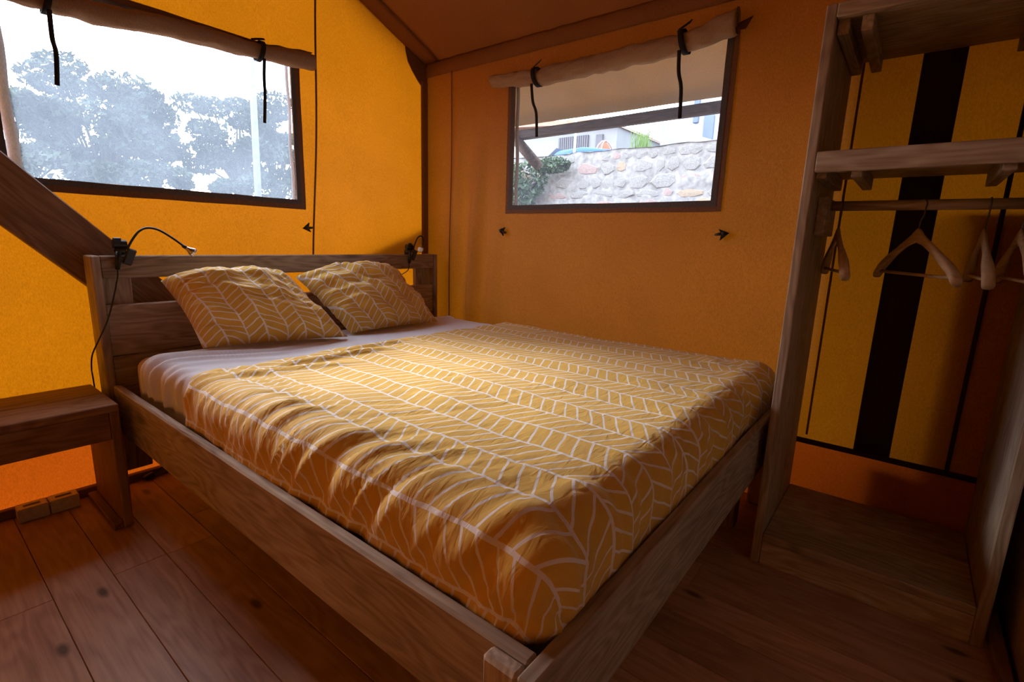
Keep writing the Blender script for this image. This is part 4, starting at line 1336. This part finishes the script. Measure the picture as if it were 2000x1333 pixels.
dt = empty('dome_tent', (9.2, 2.9, 1.3), 'small orange red dome tent beyond the stone wall', 'tent')
bm = bmesh.new()
bmesh.ops.create_uvsphere(bm, u_segments=20, v_segments=12, radius=1.0)
bmesh.ops.delete(bm, geom=[v for v in bm.verts if v.co.z < -0.05], context='VERTS')
for v in bm.verts: v.co = Vector((v.co.x * 0.5, v.co.y * 0.16, v.co.z * 1.5))
link('canopy', bm_mesh(bm, 'canopy'), 'orange', dt, (8.95, 2.86, 1.55), smooth=True)
for s in (-1, 1):
    tube('tent_pole', [(8.95 + 0.51 * math.cos(t), 2.86 + s * 0.12 * math.cos(t), 1.55 + 1.52 * math.sin(t)) for t in lin(0, PI, 16)], 0.012, 'metal', dt, 6)

# ---- trees beyond the back window
def tree(name, pos, crowns, n, size, seed, label, trunk_r=0.18):
    t = empty(name, pos, label, 'tree', 'trees beyond the back window')
    link('foliage', leaf_cloud(crowns, n, size, seed), 'leaf', t)
    top = Vector(crowns[0][0])
    p = Vector(pos)
    tube('trunk', spline([p, p + (top - p) * 0.4 + Vector((0.15, 0, 0)), p + (top - p) * 0.75 - Vector((0.1, 0, 0)), top], 4), [trunk_r * (1 - 0.8 * i / 12) for i in range(13)], 'bark', t, 8)
    rb = random.Random(seed)
    for i, (c, rad) in enumerate(crowns[1:]):
        a = p + (top - p) * rb.uniform(0.35, 0.6)
        tube('branch', spline([a, (a + Vector(c)) / 2 + Vector((0, 0, 0.3)), Vector(c)], 3), [0.07, 0.06, 0.05, 0.045, 0.04, 0.03, 0.02], 'bark', t, 6)
    return t
def crown(x, y, z, r, n, seed, sq=0.7):
    r_ = random.Random(seed)
    out = [((x, y, z), (r * 0.6, r * 0.6, r * 0.55 * sq + 0.2))]
    for i in range(n):
        a = r_.uniform(0, 2 * PI); d = r * r_.uniform(0.45, 0.95)
        s = r * r_.uniform(0.20, 0.42)
        out.append(((x + d * math.cos(a), y + d * math.sin(a) * 0.8, z + r * sq * r_.uniform(-0.9, 0.75)), (s * 1.25, s, s * 0.62)))
    return out
tree('pine_tree', (5.4, 22, -0.5), crown(5.5, 22, 5.3, 2.1, 28, 1, 0.95), 11000, 0.115, 31, 'tallest broad tree left of centre in the back window')
tree('pine_tree', (3.0, 23, -0.5), crown(3.1, 23, 4.1, 1.9, 20, 2, 0.8), 8000, 0.115, 32, 'tree at the left edge of the back window')
tree('pine_tree', (7.0, 23, -0.5), crown(7.4, 23, 5.2, 1.05, 14, 3, 1.6), 4000, 0.11, 33, 'narrow tree with a thin gap on its right in the back window')
tree('pine_tree', (10.4, 22, -0.5), crown(10.3, 22, 5.5, 1.9, 24, 4, 1.0), 9500, 0.115, 34, 'rounded tree on the right side of the back window')
tree('pine_tree', (12.9, 24, -0.5), crown(12.9, 24, 4.9, 1.8, 18, 5, 0.9), 6500, 0.115, 35, 'tree at the right edge of the back window')
for i, (xx, yy, rr, sd_) in enumerate(((3.2, 19, 1.5, 11), (6.0, 20, 1.7, 12), (9.6, 20, 1.5, 14), (11.6, 20, 1.6, 15))):
    hb2 = empty('hedge_bush', (xx, yy, -0.5), ['low bush under the left edge tree', 'low bush below the tallest tree', 'low bush right of the gap between the trees', 'low bush at the lower right of the back window'][i], 'bush', 'low bushes under the trees')
    link('foliage', leaf_cloud(crown(xx, yy, 2.5, rr, 10, sd_, 0.85), 4600, 0.11, 50 + i), 'leaf', hb2)
    tube('stem', [(xx, yy, -0.5), (xx + 0.05, yy, 0.6), (xx, yy, 1.9)], [0.08, 0.07, 0.04], 'bark', hb2, 7)
up = empty('utility_pole', (7.3, 14, -0.5), 'pale straight pole standing before the trees on the right', 'pole')
tube('shaft', [(7.20, 14, -0.5), (7.26, 14, 3.0), (7.33, 14, 6.6)], [0.11, 0.10, 0.09], 'pole', up, 14)
bar('crossarm', (6.9, 14, 6.3), (7.75, 14, 6.3), 0.08, 0.08, 'pole', up)
